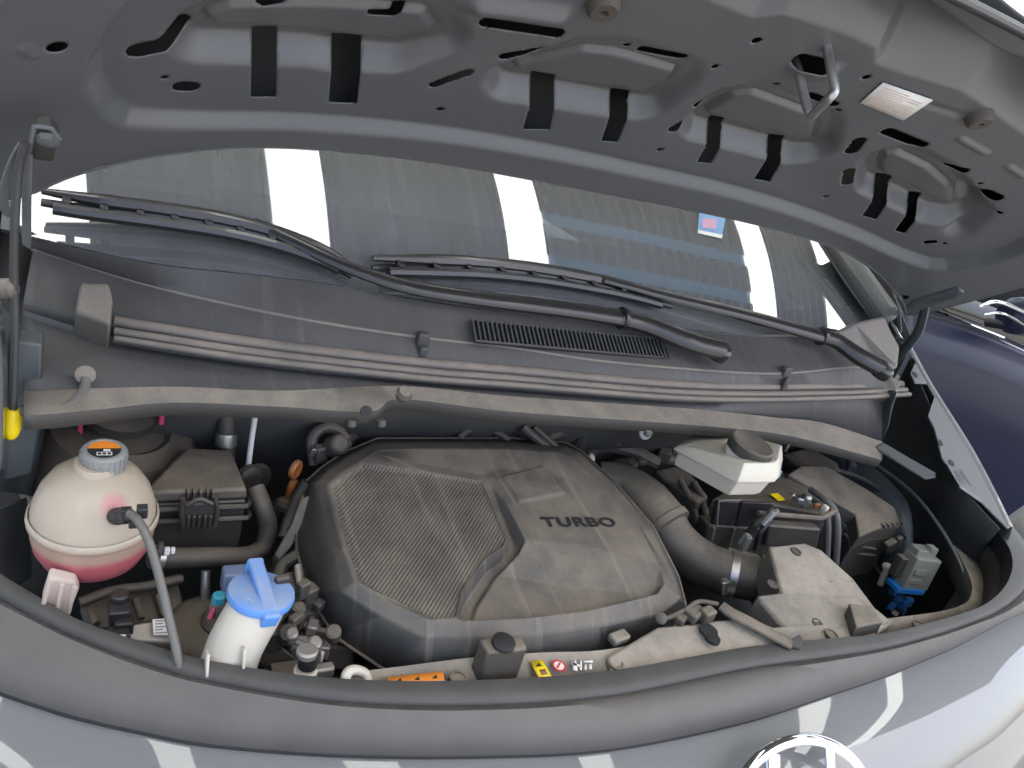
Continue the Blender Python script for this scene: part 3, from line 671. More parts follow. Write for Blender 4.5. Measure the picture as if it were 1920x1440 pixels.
# right wing top edge: notched flange
FO = [(1703, 649), (1743, 721), (1799, 810), (1827, 857), (1860, 920), (1893, 988)]
FI = [(1690, 640), (1717, 677), (1707, 699), (1716, 717), (1738, 718), (1752, 743), (1740, 779), (1752, 802), (1766, 857), (1772, 866), (1782, 872), (1800, 912), (1840, 940), (1890, 990)]
def wing(px, py, up=0.0):
    q = plane_pt(px, py, (.805, .98, CAM[2] - .40 + up), (.0, .53, -1) if True else 0); return q
mw = [wing(*p) for p in FO] + [wing(*p) for p in FI[::-1]]
wg = MB().prism(mw, (.0, 0, -.004)).build('wing_flange', M['wing'] if 'wing' in M else M['paint'], car, smooth=False, bevel=.001)
loft('right_wing', [[wing(*p) + Vector((-.004, 0, .001)) for p in FO], [wing(*p) + Vector((.012, 0, 0)) for p in FO], [wing(*p) + Vector((.03, 0, -.03)) for p in FO], [wing(*p) + Vector((.05, 0, -.35)) for p in FO]], 40, M['paint'], car)
GAP_EDGE = [(1712, 668), (1735, 722), (1764, 790), (1790, 862), (1822, 920), (1880, 985)]
loft('wing_gap_shade', [[wing(*p) + Vector((-.001, 0, -.008)) for p in GAP_EDGE], [wing(*p) + Vector((.04, .02, -.08)) for p in GAP_EDGE], [wing(*p) + Vector((.05, .02, -.5)) for p in GAP_EDGE]], 30, M['black'], car)  # added black sheet, stands in for the shade in the gap behind the flange
for (px, py) in ((1762, 830), (1715, 702), (1783, 868)):
    MB().lathe([(.0075, -.002), (.0075, .001), (.002, .001)], wing(px, py), (0, -.5, 1), 16).build('flange_bolt', M['black'], wg)
MB().prism([wing(1798, 909), wing(1823, 911), P(1806, 984, y=.72), P(1788, 982, y=.72)], (.004, .012, 0)).build('wing_bracket', M['apron'], wg, bevel=.002)
MB().prism([wing(1770, 862), wing(1792, 866), wing(1823, 911), wing(1798, 909)], (.004, .0, -.006)).build('wing_bracket', M['paint'], wg, bevel=.001)
# left inner wing and wing edge
loft('left_inner_wing', [PP([(-60, 560), (-50, 700), (-40, 900), (-30, 1100)], y=.80), PP([(-10, 560), (0, 660), (5, 780), (0, 920)], y=.81), PP([(70, 640), (76, 760), (72, 860), (58, 930)], y=.90), PP([(90, 640), (100, 760), (100, 860), (90, 960)], y=1.0)], 20, M['apron'], car)
MB().prism([P(30, 640, y=.82), P(80, 645, y=.82), P(76, 800, y=.82), P(62, 890, y=.82), P(0, 905, y=.82), P(4, 800, y=.82)], (0, .03, 0)).build('left_inner_wing', M['apron'], car, bevel=.003)
loft('left_wing', [PP([(-80, 330), (-30, 420), (2, 620), (8, 760), (6, 880)], y=.78), PP([(-90, 430), (-40, 500), (-14, 640), (-8, 760), (-10, 880)], y=.74)], 20, M['paint'], car)
MB().lathe([(.010, 0), (.010, .01), (.006, .014)], P(2, 542, y=.80), (1, -.3, .3), 12).build('wing_stop', M['strip'], car)

# ------------------------------------------------------------------ things in the bay
def base_of(pts): return (sum(p[0] for p in pts) / len(pts), sum(p[1] for p in pts) / len(pts), min(p[2] for p in pts))
# --- engine cover
def cz(x, y): return CAM[2] - .612 + .13 * (y - .60) - .10 * (x + .32) ** 2
def cover_pt(px, py, off=0.0):
    q = ray(px, py); z = CAM[2] - .61
    for _ in range(30):
        k = (z - CAM[2]) / q[2]; p = q * k + CAM; z = float(cz(p[0], p[1])) + off
    return (float(p[0]), float(p[1]))
def cc(pts, off=0.0): return [cover_pt(*p, off) for p in pts]
O_PX = [(708, 822), (650, 846), (606, 874), (574, 903), (556, 985), (556, 1030), (578, 1115), (630, 1195), (720, 1255), (800, 1296), (990, 1286), (1130, 1256), (1250, 1196), (1286, 1134), (1271, 1078), (1225, 988), (1159, 911), (1091, 846), (1061, 830), (960, 822), (800, 822)]
T_PX = [(700, 832), (655, 856), (615, 882), (592, 905), (604, 960), (622, 1025), (637, 1110), (715, 1157), (797, 1197), (887, 1198), (1000, 1191), (1120, 1174), (1240, 1152), (1276, 1122), (1262, 1080), (1218, 990), (1152, 912), (1085, 848), (1056, 838), (960, 831), (800, 830)]
L_PX = [(715, 842), (680, 862), (640, 886), (614, 908), (626, 965), (644, 1030), (668, 1092), (740, 1131), (811, 1165), (868, 1162), (987, 1157), (1105, 1143), (1234, 1112), (1246, 1092), (1238, 1062), (1198, 985), (1136, 915), (1072, 858), (1048, 848), (955, 842), (805, 841)]
O_H = [-.03, -.03, -.035, -.045] + [-.066] * 10 + [-.05, -.035] + [-.03] * 5
def inset(poly, d):
    """polygon moved inwards by d"""
    p = [Vector(q) for q in poly]; n = len(p); a = sum(p[k - 1].x * p[k].y - p[k].x * p[k - 1].y for k in range(n)); sg = 1 if a > 0 else -1
    out = []
    for k in range(n):
        e0 = (p[k] - p[k - 1]).normalized(); e1 = (p[(k + 1) % n] - p[k]).normalized()
        n0 = Vector((-e0.y, e0.x)) * sg; n1 = Vector((-e1.y, e1.x)) * sg; m_ = (n0 + n1); m_ = m_ / max(m_.length_squared * .5, .5)
        out.append(tuple(p[k] + m_ * d))
    return out
HATCH = cc([(624, 910), (684, 870), (795, 884), (903, 902), (923, 945), (951, 1010), (944, 1024), (910, 1047), (866, 1108), (856, 1157), (813, 1160), (742, 1127), (674, 1088), (652, 1030), (636, 965)])
RIGHT = [((930, 903), 0), ((950, 945), 0), ((985, 1012), 0), ((975, 1032), -.004), ((938, 1062), -.017), ((904, 1115), -.017), ((892, 1151), -.017)]
lines = []                       # (points, heights, closed)
L_XY = cc(L_PX)
lines.append((L_XY, [0] * len(L_XY), True))
lines.append((HATCH, [0] * len(HATCH), True)); hi = inset(HATCH, .0022); lines.append((hi, [-.0035] * len(hi), True))
G1_ = cc([(912, 906), (930, 944), (958, 1011), (951, 1027), (917, 1051), (875, 1110), (865, 1154)])
lines.append((G1_, [-.004, -.012, -.018, -.021, -.023, -.023, -.020], False))
G2_ = cc([(922, 905), (942, 945), (977, 1013), (967, 1031), (930, 1060), (896, 1114), (884, 1153)])
lines.append((G2_, [-.004, -.012, -.018, -.021, -.024, -.024, -.020], False))
lines.append((cc([q for q, _ in RIGHT]), [h for _, h in RIGHT], False))
lines.append((cc([(985, 1012), (1100, 1019), (1236, 1058)]), [0, 0, 0], False))
lines.append((cc([(938, 1062), (1060, 1081), (1234, 1096)]), [-.017, -.017, -.010], False))
lines.append((cc([(892, 1151), (987, 1148), (1103, 1134), (1226, 1106), (1234, 1096)]), [-.017, -.017, -.017, -.014, -.010], False))
BUMP = cc([(936, 894), (1018, 874), (1062, 928), (972, 946)]); lines.append((BUMP, [0] * 4, True)); bi = inset(BUMP, .004); lines.append((bi, [.0038] * 4, True))
lines.append((cc([(722, 856), (820, 872), (905, 886), (960, 872)]), [0, -.0045, -.0055, -.001], False))
from mathutils.geometry import delaunay_2d_cdt
vin, hin, ein = [], [], []
for pts, hs_, closed in lines:
    b = len(vin); vin += [Vector(p) for p in pts]; hin += hs_
    ein += [(b + k, b + k + 1) for k in range(len(pts) - 1)] + ([(b + len(pts) - 1, b)] if closed else [])
vo, _, fo_, ov, _, _ = delaunay_2d_cdt(vin, ein, [list(range(len(L_XY)))], 1, 1e-6)
hv = []
for k, q in enumerate(vo):
    src = [x for x in ov[k] if x < len(hin)] if ov[k] else []
    if src: hv.append(hin[src[0]])
    else:
        dd = sorted((((q - p).length, hh_) for p, hh_ in zip(vin, hin)))[:3]; hv.append(sum(h_ / (d + 1e-6) for d, h_ in dd) / sum(1 / (d + 1e-6) for d, _ in dd))
def cov_z(x, y): return CAM[2] - .612 + .13 * (y - .60) - .10 * (x + .32) ** 2
ecov = thing('engine_cover', 'large dusty black engine cover lettered TURBO in the middle of the bay', 'engine cover', (-.32, .70, .95))
def hatch_material():
    m = M['cover'].copy(); m.name = 'ribbed_cover_plastic'; t = m.node_tree; N = t.nodes; L = t.links; b = N['Principled BSDF']
    tc = N.new('ShaderNodeTexCoord'); mp = N.new('ShaderNodeMapping'); mp.inputs['Rotation'].default_value = (0, 0, R(43)); L.new(tc.outputs['Object'], mp.inputs[0])
    wv = N.new('ShaderNodeTexWave'); wv.inputs['Scale'].default_value = 74; wv.bands_direction = 'X'; L.new(mp.outputs[0], wv.inputs[0])
    bn = N.new('ShaderNodeBump'); bn.inputs['Strength'].default_value = .6; bn.inputs['Distance'].default_value = .0015; L.new(wv.outputs['Fac'], bn.inputs['Height'])
    L.new(bn.outputs[0], b.inputs['Normal'])
    src = b.inputs['Base Color'].links[0].from_socket; mx = N.new('ShaderNodeMix'); mx.data_type = 'RGBA'; L.new(wv.outputs['Fac'], mx.inputs[0])
    hs = N.new('ShaderNodeHueSaturation'); hs.inputs['Value'].default_value = .66; L.new(src, hs.inputs['Color'])
    L.new(hs.outputs[0], mx.inputs[6]); L.new(src, mx.inputs[7]); L.new(mx.outputs[2], b.inputs['Base Color'])
    return m
cv = [Vector((q.x, q.y, cov_z(q.x, q.y) + h)) for q, h in zip(vo, hv)]
nv = len(cv); n21 = len(T_PX)
T_XY = cc(T_PX, -.014); O_XY = [cover_pt(*p, h) for p, h in zip(O_PX, O_H)]
cv += [Vector((x, y, cov_z(x, y) - .014)) for x, y in T_XY] + [Vector((x, y, cov_z(x, y) + h)) for (x, y), h in zip(O_XY, O_H)]
lid_ = []
for k, p in enumerate(L_XY):
    lid_.append(min(range(nv), key=lambda t: (vo[t] - Vector(p)).length))
cf = [list(f) for f in fo_]; cm = [1 if sdf(np.array([sum(vo[t].x for t in f) / len(f)]), np.array([sum(vo[t].y for t in f) / len(f)]), HATCH)[0] < -.0004 else 0 for f in fo_]
for k in range(n21):
    k2 = (k + 1) % n21
    cf += [[lid_[k], lid_[k2], nv + k2, nv + k], [nv + k, nv + k2, nv + n21 + k2, nv + n21 + k]]; cm += [0, 0]
shell = mesh('cover_shell', cv, cf, [M['cover'], hatch_material()], ecov, angle=9)
bm = bmesh.new(); bm.from_mesh(shell.data); bmesh.ops.recalc_face_normals(bm, faces=bm.faces)
if sum(f.normal.z for f in bm.faces) < 0: bmesh.ops.reverse_faces(bm, faces=bm.faces)
bm.to_mesh(shell.data); bm.free()
for k, p in enumerate(shell.data.polygons): p.material_index = cm[k]
md = shell.modifiers.new('bevel', 'BEVEL'); md.width = .0022; md.segments = 2; md.limit_method = 'ANGLE'; md.angle_limit = R(11); md.harden_normals = False
md = shell.modifiers.new('solid', 'SOLIDIFY'); md.thickness = .002; md.offset = -1
def cover_v(x, y, o=0.0): return Vector((x, y, cov_z(x, y) + o))
tube('cover_edge', cv[nv + n21:], .0020, M['dusty'], ecov, closed=True, n=200, seg=6, smooth=False)
# lettering
tl, tr2 = cover_pt(1020, 988), cover_pt(1157, 988)
fc = bpy.data.curves.new('lettering', 'FONT'); fc.body = 'TURBO'; fc.extrude = .0012; fc.offset = .022; fc.size = 1.0; fc.space_character = 1.12
fo = bpy.data.objects.new('lettering_src', fc); COL.objects.link(fo); bpy.context.view_layer.update()
lm = bpy.data.meshes.new_from_object(fo); bpy.data.objects.remove(fo)
xs = [q.co.x for q in lm.vertices]; ys = [q.co.y for q in lm.vertices]
pa, pb = cover_v(*tl), cover_v(*tr2); hgt = .0175
wd = (pb - pa).length; xd = (pb - pa).normalized(); nn = Vector((.0, -.13, 1)); bs = basis(xd, nn)
for q in lm.vertices:
    q.co = pa + bs @ Vector(((q.co.x - min(xs)) / (max(xs) - min(xs)) * wd, (q.co.y - min(ys)) / (max(ys) - min(ys)) * hgt, q.co.z + .0008 + (.0 if True else 0)))
lm.materials.clear(); lm.materials.append(M['black'])
lt = link(bpy.data.objects.new('lettering', lm), ecov)

# --- coolant tank
tank = thing('coolant_tank', 'round translucent coolant tank with pink coolant and a grey cap', 'coolant tank', (-.725, .74, .985))
TX, TY = P(176, 990, y=.745)[0], .745
def tz(py): return P(176, py, y=TY)[2]
zc = P(190, 862, y=TY)[2]; zs = P(176, 1038, y=TY - .0635)[2]; zb = P(172, 1106, y=TY - .03)[2]
hgt_ = zc - zs
upper = [(.021, zc - .002), (.0225, zc - .010), (.034, zc - .0145), (.0445, zc - .024), (.0530, zc - .038), (.0585, zc - .055), (.0608, zc - .072), (.0615, zs + .006), (.0632, zs + .004), (.0638, zs), (.0632, zs - .004), (.061, zs - .006)]
lower = [(.0608, zs - .007), (.060, zs - .02), (.057, zs - .036), (.050, zs - .051), (.039, zs - .061), (.024, zs - .066), (.002, zs - .068)]
def plastic_tank():
    m = mat('translucent_tank_plastic', (.43, .37, .30), .38, sss=.4, var=.08, vscale=10, dust=.25, dcol=(.40, .33, .24))
    t = m.node_tree; N = t.nodes; L = t.links; b = N['Principled BSDF']
    src = b.inputs['Base Color'].links[0].from_socket
    tc = N.new('ShaderNodeTexCoord'); sp = N.new('ShaderNodeSeparateXYZ'); L.new(tc.outputs['Object'], sp.inputs[0])
    r = N.new('ShaderNodeMapRange'); r.inputs[1].default_value = zs - .016; r.inputs[2].default_value = zs - .025; r.inputs[3].default_value = 0; r.inputs[4].default_value = .92; L.new(sp.outputs['Z'], r.inputs[0])
    r2 = N.new('ShaderNodeMapRange'); r2.inputs[1].default_value = zs + .002; r2.inputs[2].default_value = zs - .004; r2.inputs[3].default_value = 0; r2.inputs[4].default_value = .55; L.new(sp.outputs['Z'], r2.inputs[0])
    mx = N.new('ShaderNodeMix'); mx.data_type = 'RGBA'; L.new(r2.outputs[0], mx.inputs[0]); L.new(src, mx.inputs[6]); mx.inputs[7].default_value = (.42, .24, .18, 1)
    m2 = N.new('ShaderNodeMix'); m2.data_type = 'RGBA'; L.new(r.outputs[0], m2.inputs[0]); L.new(mx.outputs[2], m2.inputs[6]); m2.inputs[7].default_value = (.47, .10, .13, 1)
    # pink tide mark beside the overflow port
    pt = P(222, 948, y=TY - .050); vd = N.new('ShaderNodeVectorMath'); vd.operation = 'DISTANCE'; L.new(tc.outputs['Object'], vd.inputs[0]); vd.inputs[1].default_value = tuple(pt)
    r3 = N.new('ShaderNodeMapRange'); r3.inputs[1].default_value = .020; r3.inputs[2].default_value = .011; r3.inputs[3].default_value = 0; r3.inputs[4].default_value = .45; L.new(vd.outputs['Value'], r3.inputs[0])
    m3 = N.new('ShaderNodeMix'); m3.data_type = 'RGBA'; L.new(r3.outputs[0], m3.inputs[0]); L.new(m2.outputs[2], m3.inputs[6]); m3.inputs[7].default_value = (.60, .10, .16, 1)
    L.new(m3.outputs[2], b.inputs['Base Color'])
    return m
tm = plastic_tank(); M['tank'] = tm
def panels(g, z): return 1 + .016 * max(0, math.cos(7 * g + .4)) ** 20 * (1 if zs + .010 < z < zc - .02 else 0)
MB().lathe([(r, z) for r, z in lower[::-1]] + [(r, z) for r, z in upper[::-1]], (TX, TY, 0), seg=96, squash=panels).build('tank_body', tm, tank, angle=50)
cp = MB().lathe([(.0212, zc - .010), (.0216, zc - .009), (.0216, zc + .008), (.0202, zc + .0105), (.0168, zc + .011), (.0160, zc + .0100), (.001, zc + .0100)], (TX + .006, TY + .004, 0), seg=48).build('tank_cap', M['grey_cap'], tank)
rb = MB()
for k in range(24):
    g = 2 * math.pi * k / 24; rb.box((TX + .006 + .0216 * math.cos(g), TY + .004 + .0216 * math.sin(g), zc - .0005), (.0022, .0022, .016), Matrix.Rotation(g, 3, 'Z'))
rb.build('cap_ribs', M['grey_cap'], cp)
cdx, cdy, cdz = TX + .006, TY + .004, zc + .0104
def disc(name, r, a0, a1, z, m, par):
    v = [Vector((cdx, cdy, z))] + [Vector((cdx + r * math.cos(R(a0 + (a1 - a0) * i / 24)), cdy + r * math.sin(R(a0 + (a1 - a0) * i / 24)), z)) for i in range(25)]
    return mesh(name, v, [[0, i, i + 1] for i in range(1, 25)], m, par)
v = [Vector((cdx + .0155 * math.cos(g / 32 * 2 * math.pi), cdy + .0155 * math.sin(g / 32 * 2 * math.pi), cdz)) for g in range(32)]
mesh('cap_disc', v, [list(range(32))], M['black'], cp)
v = [Vector((cdx + .0152 * math.cos(R(5 + 170 * i / 24)), cdy + .0152 * math.sin(R(5 + 170 * i / 24)), cdz + .0004)) for i in range(25)]
mesh('cap_warning_print', v, [list(range(25))], M['orange_print'], cp)
pr = MB()
for (x0, x1, y0, y1) in [tuple(.8 * q for q in w4) for w4 in ((-.009, .009, -.0145, -.0128), (-.009, .009, -.0080, -.0066), (-.009, -.0076, -.0135, -.0066), (.0076, .009, -.0135, -.0066), (-.0035, -.002, -.0135, -.0066), (.002, .0035, -.0135, -.0066), (-.001, .007, -.005, -.0005))]:
    pr.add([Vector((cdx + a, cdy + b, cdz + .0005)) for a, b in ((x0, y0), (x1, y0), (x1, y1), (x0, y1))], [[0, 1, 2, 3]])
pr.build('cap_symbol', M['white'], cp)
# mounting foot
fp = [P(92, 1082, y=.678), P(142, 1092, y=.678), P(148, 1108, y=.678), P(128, 1160, y=.668), P(118, 1172, y=.668), P(76, 1150, y=.668), P(80, 1122, y=.672)]
ft = MB().prism(fp, (0, .012, .004)).build('tank_foot', mat('pinkish_clear_plastic', (.50, .42, .38), .4, sss=.3), tank, bevel=.003)
for (a, b) in (((93, 1090), (80, 1140)), ((117, 1096), (106, 1148)), ((140, 1100), (128, 1150))):
    tube('foot_rib', [P(*a, y=.662), P(*b, y=.664)], .0022, ft.data.materials[0], ft, smooth=False, n=2, seg=8)
MB().lathe([(.008, -.004), (.008, .002), (.005, .004)], P(97, 1150, y=.664), (0, -1, .4), 14).build('foot_bolt', M['plastic'], ft)
# overflow hose with its quick connector
oh = thing('overflow_hose', 'thin grey hose curving from the side of the coolant tank down to the front rim', 'hose', tuple(P(335, 1235, y=.56)))
tube('hose_run', [P(243, 962, y=.672), P(258, 975, y=.660), P(278, 1012, y=.645), P(297, 1075, y=.625), P(315, 1150, y=.60), P(330, 1215, y=.575), P(338, 1262, y=.562)], .0044, M['hose_grey'], oh, n=50)
q0, q1 = P(218, 968, y=.694), P(258, 966, y=.668)
MB().lathe([(.008, -.004), (.009, .0), (.009, .007), (.007, .009), (.0085, .011), (.0085, .018), (.006, .020), (.0065, .026), (.004, .028)], q0, tuple((q1 - q0).normalized()), 16).box(q0.lerp(q1, .45) + Vector((0, -.002, .008)), (.010, .008, .006)).box(q0.lerp(q1, .7) + Vector((.002, -.004, -.006)), (.008, .010, .008)).box(q1 + Vector((.004, .002, .003)), (.010, .010, .012)).build('quick_connector', M['plastic_clean'], oh, bevel=.001)

# --- coolant hose from tank to the engine
ch = thing('coolant_hose', 'thick black rubber hose bending upwards to the right of the coolant tank', 'hose', tuple(P(400, 1070, y=.80)))
tube('hose_run', [P(283, 1045, y=.752), P(320, 1046, y=.757), P(400, 1044, y=.77), P(462, 1042, y=.785), P(492, 1026, y=.80), P(502, 990, y=.81), P(492, 950, y=.82), P(478, 915, y=.84)], .0125, M['rubber'], ch, n=60, seg=18)
MB().lathe([(.0138, -.0035), (.0145, -.0035), (.0145, .0035), (.0138, .0035)], P(296, 1045, y=.754), tuple((P(400, 1044, y=.77) - P(283, 1045, y=.752)).normalized()), 24).box(P(302, 1026, y=.742), (.005, .006, .012)).build('hose_clamp', M['steel'], ch)
MB().box(P(313, 1033, y=.742), (.006, .006, .010)).box(P(324, 1032, y=.742), (.005, .006, .008)).build('paint_marks', M['white'], ch, bevel=.0015)

# --- left electrical box
bx = thing('electrical_box', 'dusty black electrical box with a sloping lid behind the coolant tank', 'box', tuple(P(380, 1030, y=.84)))
def bp(px, py, y): return P(px, py, y=y)
lid_b = [bp(270, 922, .80), bp(463, 915, .80), bp(432, 843, .90), bp(350, 838, .90)]
fl = [bp(270, 940, .80), bp(464, 934, .80)]
MB().add([lid_b[0], lid_b[1], lid_b[2], lid_b[3], bp(266, 945, .797), bp(464, 936, .797), bp(440, 875, .905), bp(300, 880, .905)],
         [[0, 1, 2, 3], [4, 5, 1, 0], [5, 6, 2, 1], [6, 7, 3, 2], [7, 4, 0, 3], [7, 6, 5, 4]]).build('box_lid', M['tan2'] if 'tan2' in M else M['dusty'], bx, bevel=.004)
MB().add([bp(272, 946, .800), bp(462, 938, .800), bp(440, 876, .90), bp(300, 880, .90), bp(285, 1042, .805), bp(446, 1040, .805), bp(432, 960, .90), bp(310, 960, .90)],
         [[0, 1, 2, 3], [4, 5, 1, 0], [5, 6, 2, 1], [6, 7, 3, 2], [7, 4, 0, 3], [7, 6, 5, 4]]).build('box_body', M['plastic'], bx, bevel=.003)
for yy in (955, 977):
    tube('box_rim', [bp(270, yy + 2, .795), bp(463, yy - 6, .795), bp(467, yy - 12, .81), bp(460, yy - 32, .86)], .0036, M['plastic'], bx, smooth=False, n=40, seg=8)
ck = MB().box(bp(374, 962, .786), (.042, .008, .038)).build('lid_clip', M['plastic'], bx, bevel=.004)
tube('clip_arm', [bp(343, 935, .784), bp(340, 960, .782), bp(345, 990, .782)], .0032, M['plastic'], ck, smooth=False)
tube('clip_arm', [bp(402, 930, .784), bp(408, 955, .782), bp(402, 988, .782)], .0032, M['plastic'], ck, smooth=False)
tube('clip_arch', [bp(352, 947, .779), bp(374, 936, .779), bp(398, 945, .779)], .003, M['plastic'], ck)
gg = MB()
for px in (353, 363, 373, 384, 394): gg.box(bp(px, 978, .780), (.0035, .004, .018))
gg.build('clip_ribs', M['plastic'], ck, bevel=.001)
for px in (352, 363, 375, 388, 398): MB().box(bp(px, 926, .797), (.003, .010, .012)).build('lid_rib', M['dusty'], bx, bevel=.001)

# pipe with silver clamp behind the box; white rod; valve
pp_ = thing('heater_pipe', 'black pipe with a silver clamp rising behind the left electrical box', 'pipe', tuple(P(423, 850, y=.93)))
tube('pipe_run', [P(424, 860, y=.92), P(424, 800, y=.93), P(424, 765, y=.94)], .0125, M['rubber'], pp_, smooth=False, n=8)
MB().lathe([(.0126, -.009), (.0142, -.008), (.0142, .007), (.0136, .010), (.0126, .010)], P(424, 823, y=.925), (0, .2, 1), 24).build('pipe_clamp', M['steel'], pp_)
tag(tube('metal_rod', [P(479, 775, y=.90), P(471, 830, y=.90), P(464, 885, y=.90)], .0037, M['rod'] if 'rod' in M else M['white'], n=14), 'thin pale metal rod standing upright beside the left electrical box', 'rod')
vl = thing('vacuum_valve', 'small round grey valve at the foot of the pale metal rod', 'valve', tuple(P(470, 905, y=.88)))
MB().lathe([(.014, -.008), (.018, -.006), (.018, .004), (.012, .007), (.006, .007)], P(468, 896, y=.88), (.35, -.9, .1), 24).build('valve_body', M['plastic'], vl)
MB().lathe([(.019, -.003), (.022, -.002), (.022, .003), (.019, .004)], P(480, 896, y=.895), (.35, -.9, .1), 24).build('valve_flange', M['dark'], vl)
dp = thing('dipstick', 'orange oil dipstick loop at the left edge of the engine cover', 'dipstick', tuple(P(545, 930, y=.86)))
dax = (P(554, 882, y=.85) - P(552, 884, y=.90)).normalized(); dax = Vector((.75, -.65, 0)).normalized()
MB().lathe([(.001, -.004), (.012, -.004), (.0135, -.002), (.0135, .002), (.012, .004), (.009, .0025), (.001, .0025)], P(554, 880, y=.85), tuple(dax), 28, squash=lambda g, z: 1.0).build('dipstick_grip', M['orange'], dp)
tube('dipstick_stem', [P(552, 900, y=.85), P(546, 914, y=.85), P(541, 935, y=.86)], .0055, M['orange'], dp)

# --- washer filler
wf = thing('washer_filler', 'white washer fluid filler neck with a big blue twist cap', 'filler neck', tuple(P(425, 1255, z=-.66)))
c1 = P(490, 1112, y=.605); c0 = P(424, 1262, y=.575)
axd = (c1 - c0).normalized()
axc = Vector((.10, .10, 1)).normalized()
rr = [.0262, .0268, .0272, .0275, .0262]
tube('filler_neck', [c0 - Vector((.004, .0, .03)), c0, c0.lerp(c1, .35) + Vector((-.003, 0, 0)), c0.lerp(c1, .7), c1 - axc * .012], [.030, .030, .0285, .0285, .0285, .0285], M['white_plastic'], wf, n=40, seg=32)
for dx in (-.017, .017):
    MB().box(P(424, 1248, y=.550) + Vector((dx, .006, 0)), (.003, .012, .024), basis((1, 0, 0), axd)).build('neck_rib', M['white_plastic'], wf, bevel=.001)
capb = MB().lathe([(.030, -.007), (.0335, -.006), (.0345, -.001), (.0335, .003), (.029, .0048), (.015, .0052), (.001, .0052)], c1, tuple(axc), 48).build('filler_cap', M['blue_cap'], wf)
hx = basis((P(506, 1158, y=.58) - P(478, 1068, y=.64)), axc)
hb = MB().box(c1 + axc * .0075, (.066, .0155, .010), hx).box(c1 + axc * .004 + hx @ Vector((-.033, 0, 0)), (.008, .017, .016), hx).box(c1 + axc * .0015 + hx @ Vector((.034, 0, 0)), (.008, .018, .018), hx).build('cap_grip', M['blue_cap'], capb, bevel=.003, seg=3)

# --- left foreground: aluminium unit, dome, small metalwork
eu = thing('aluminium_unit', 'small aluminium housing with a white label between the front rim and a grey hose', 'housing', tuple(P(290, 1205, y=.66)))
MB().prism([P(236, 1170, y=.655), P(326, 1158, y=.655), P(330, 1206, y=.635), P(240, 1200, y=.635)], (0, .004, -.02)).build('housing_body', M['alu'], eu, bevel=.003)
MB().prism([P(286, 1162, y=.650), P(316, 1160, y=.650), P(319, 1192, y=.637), P(288, 1191, y=.637)], (0, -.001, .0015)).build('housing_label', M['white'], eu)
lb = MB()
for k in range(5):
    t = k / 5 + .12; a = P(290, 1162 + 28 * t, y=.649 - .013 * t); b = P(305 if k % 2 else 313, 1161 + 28 * t, y=.649 - .013 * t)
    lb.tube([a + Vector((0, -.002, .003)), b + Vector((0, -.002, .003))], .0007, n=2, seg=6, smooth=False)
lb.build('label_print', M['grey_cap'], eu)
MB().box(P(223, 1150, y=.66), (.020, .02, .02)).box(P(232, 1172, y=.65), (.018, .016, .018)).box(P(222, 1190, y=.64), (.022, .016, .012)).lathe([(.009, 0), (.009, .012)], P(224, 1128, y=.67), (0, 0, 1), 14).build('housing_plug', M['plastic_clean'], eu, bevel=.002)
MB().box(P(226, 1196, y=.632), (.010, .006, .005)).build('plug_latch', M['white'], eu, bevel=.001)
dm = thing('mount_dome', 'brown dusty dome with a dark round top under the blue filler cap', 'engine mount', tuple(P(395, 1240, y=.64)))
dc = P(395, 1160, y=.70)
MB().lathe([(.058, -.09), (.058, -.03), (.052, -.012), (.040, -.002), (.022, .002)], dc, (0, 0, 1), 40).build('dome_shell', M['brown'], dm)
MB().lathe([(.024, .0), (.024, .006), (.020, .009), (.001, .009)], dc + Vector((.012, -.008, 0)), (0, 0, 1), 28).build('dome_top', M['dark'], dm)
av = thing('service_valve', 'small metal valve with a blue-green cap and pink paint mark beside the filler neck', 'valve', tuple(P(400, 1165, y=.655)))
MB().lathe([(.005, -.010), (.006, 0), (.0075, .002), (.0075, .010)], P(405, 1142, y=.655), (.1, 0, 1), 16).build('valve_stem', M['alu'], av)
MB().lathe([(.007, 0), (.007, .009), (.005, .011)], P(408, 1128, y=.655), (.1, 0, 1), 16).build('valve_cap', M['cyan'], av)
tube('paint_mark', [P(400, 1140, y=.648), P(396, 1152, y=.645), P(392, 1160, y=.643)], .0025, M['pink'], av)
tag(tube('thin_pipe', [P(386, 1070, y=.75), P(385, 1100, y=.74), P(384, 1122, y=.735)], .0055, M['steel'], n=10), 'short thin metal pipe above the brown dome', 'pipe')
tag(MB().box(P(442, 1085, y=.72), (.032, .02, .03)).build('sensor_block', M['blue_grey'], bevel=.003), 'blue-grey plastic block half hidden behind the blue filler cap', 'sensor')
bg_ = thing('drain_fitting', 'black knob on a pale fitting by the front rim, left of the engine cover', 'fitting', tuple(P(575, 1262, y=.55)))
MB().lathe([(.010, 0), (.010, .016), (.0105, .018)], P(576, 1248, y=.55), (0, .1, 1), 18).build('fitting_neck', M['plastic_clean'], bg_)
MB().lathe([(.0105, 0), (.0112, .002), (.0112, .006), (.009, .008), (.001, .008)], P(575, 1228, y=.55), (0, .1, 1), 18).build('fitting_cap', M['alu'], bg_)
MB().lathe([(.0125, 0), (.0125, .010), (.011, .011)], P(571, 1270, y=.548), (0, .1, 1), 18).build('fitting_base', M['white_plastic'], bg_)
MB().box(P(605, 1262, y=.55), (.022, .012, .022)).box(P(600, 1240, y=.56), (.006, .006, .03)).build('fitting_bracket', M['alu'], bg_, bevel=.003)
tag(tube('hook', [P(648, 1282, y=.52), P(650, 1264, y=.525), P(663, 1256, y=.53), P(682, 1262, y=.53), P(690, 1276, y=.525)], .0055, M['white_plastic'], n=26), 'pale curved hook at the front rim below the engine cover', 'hook')

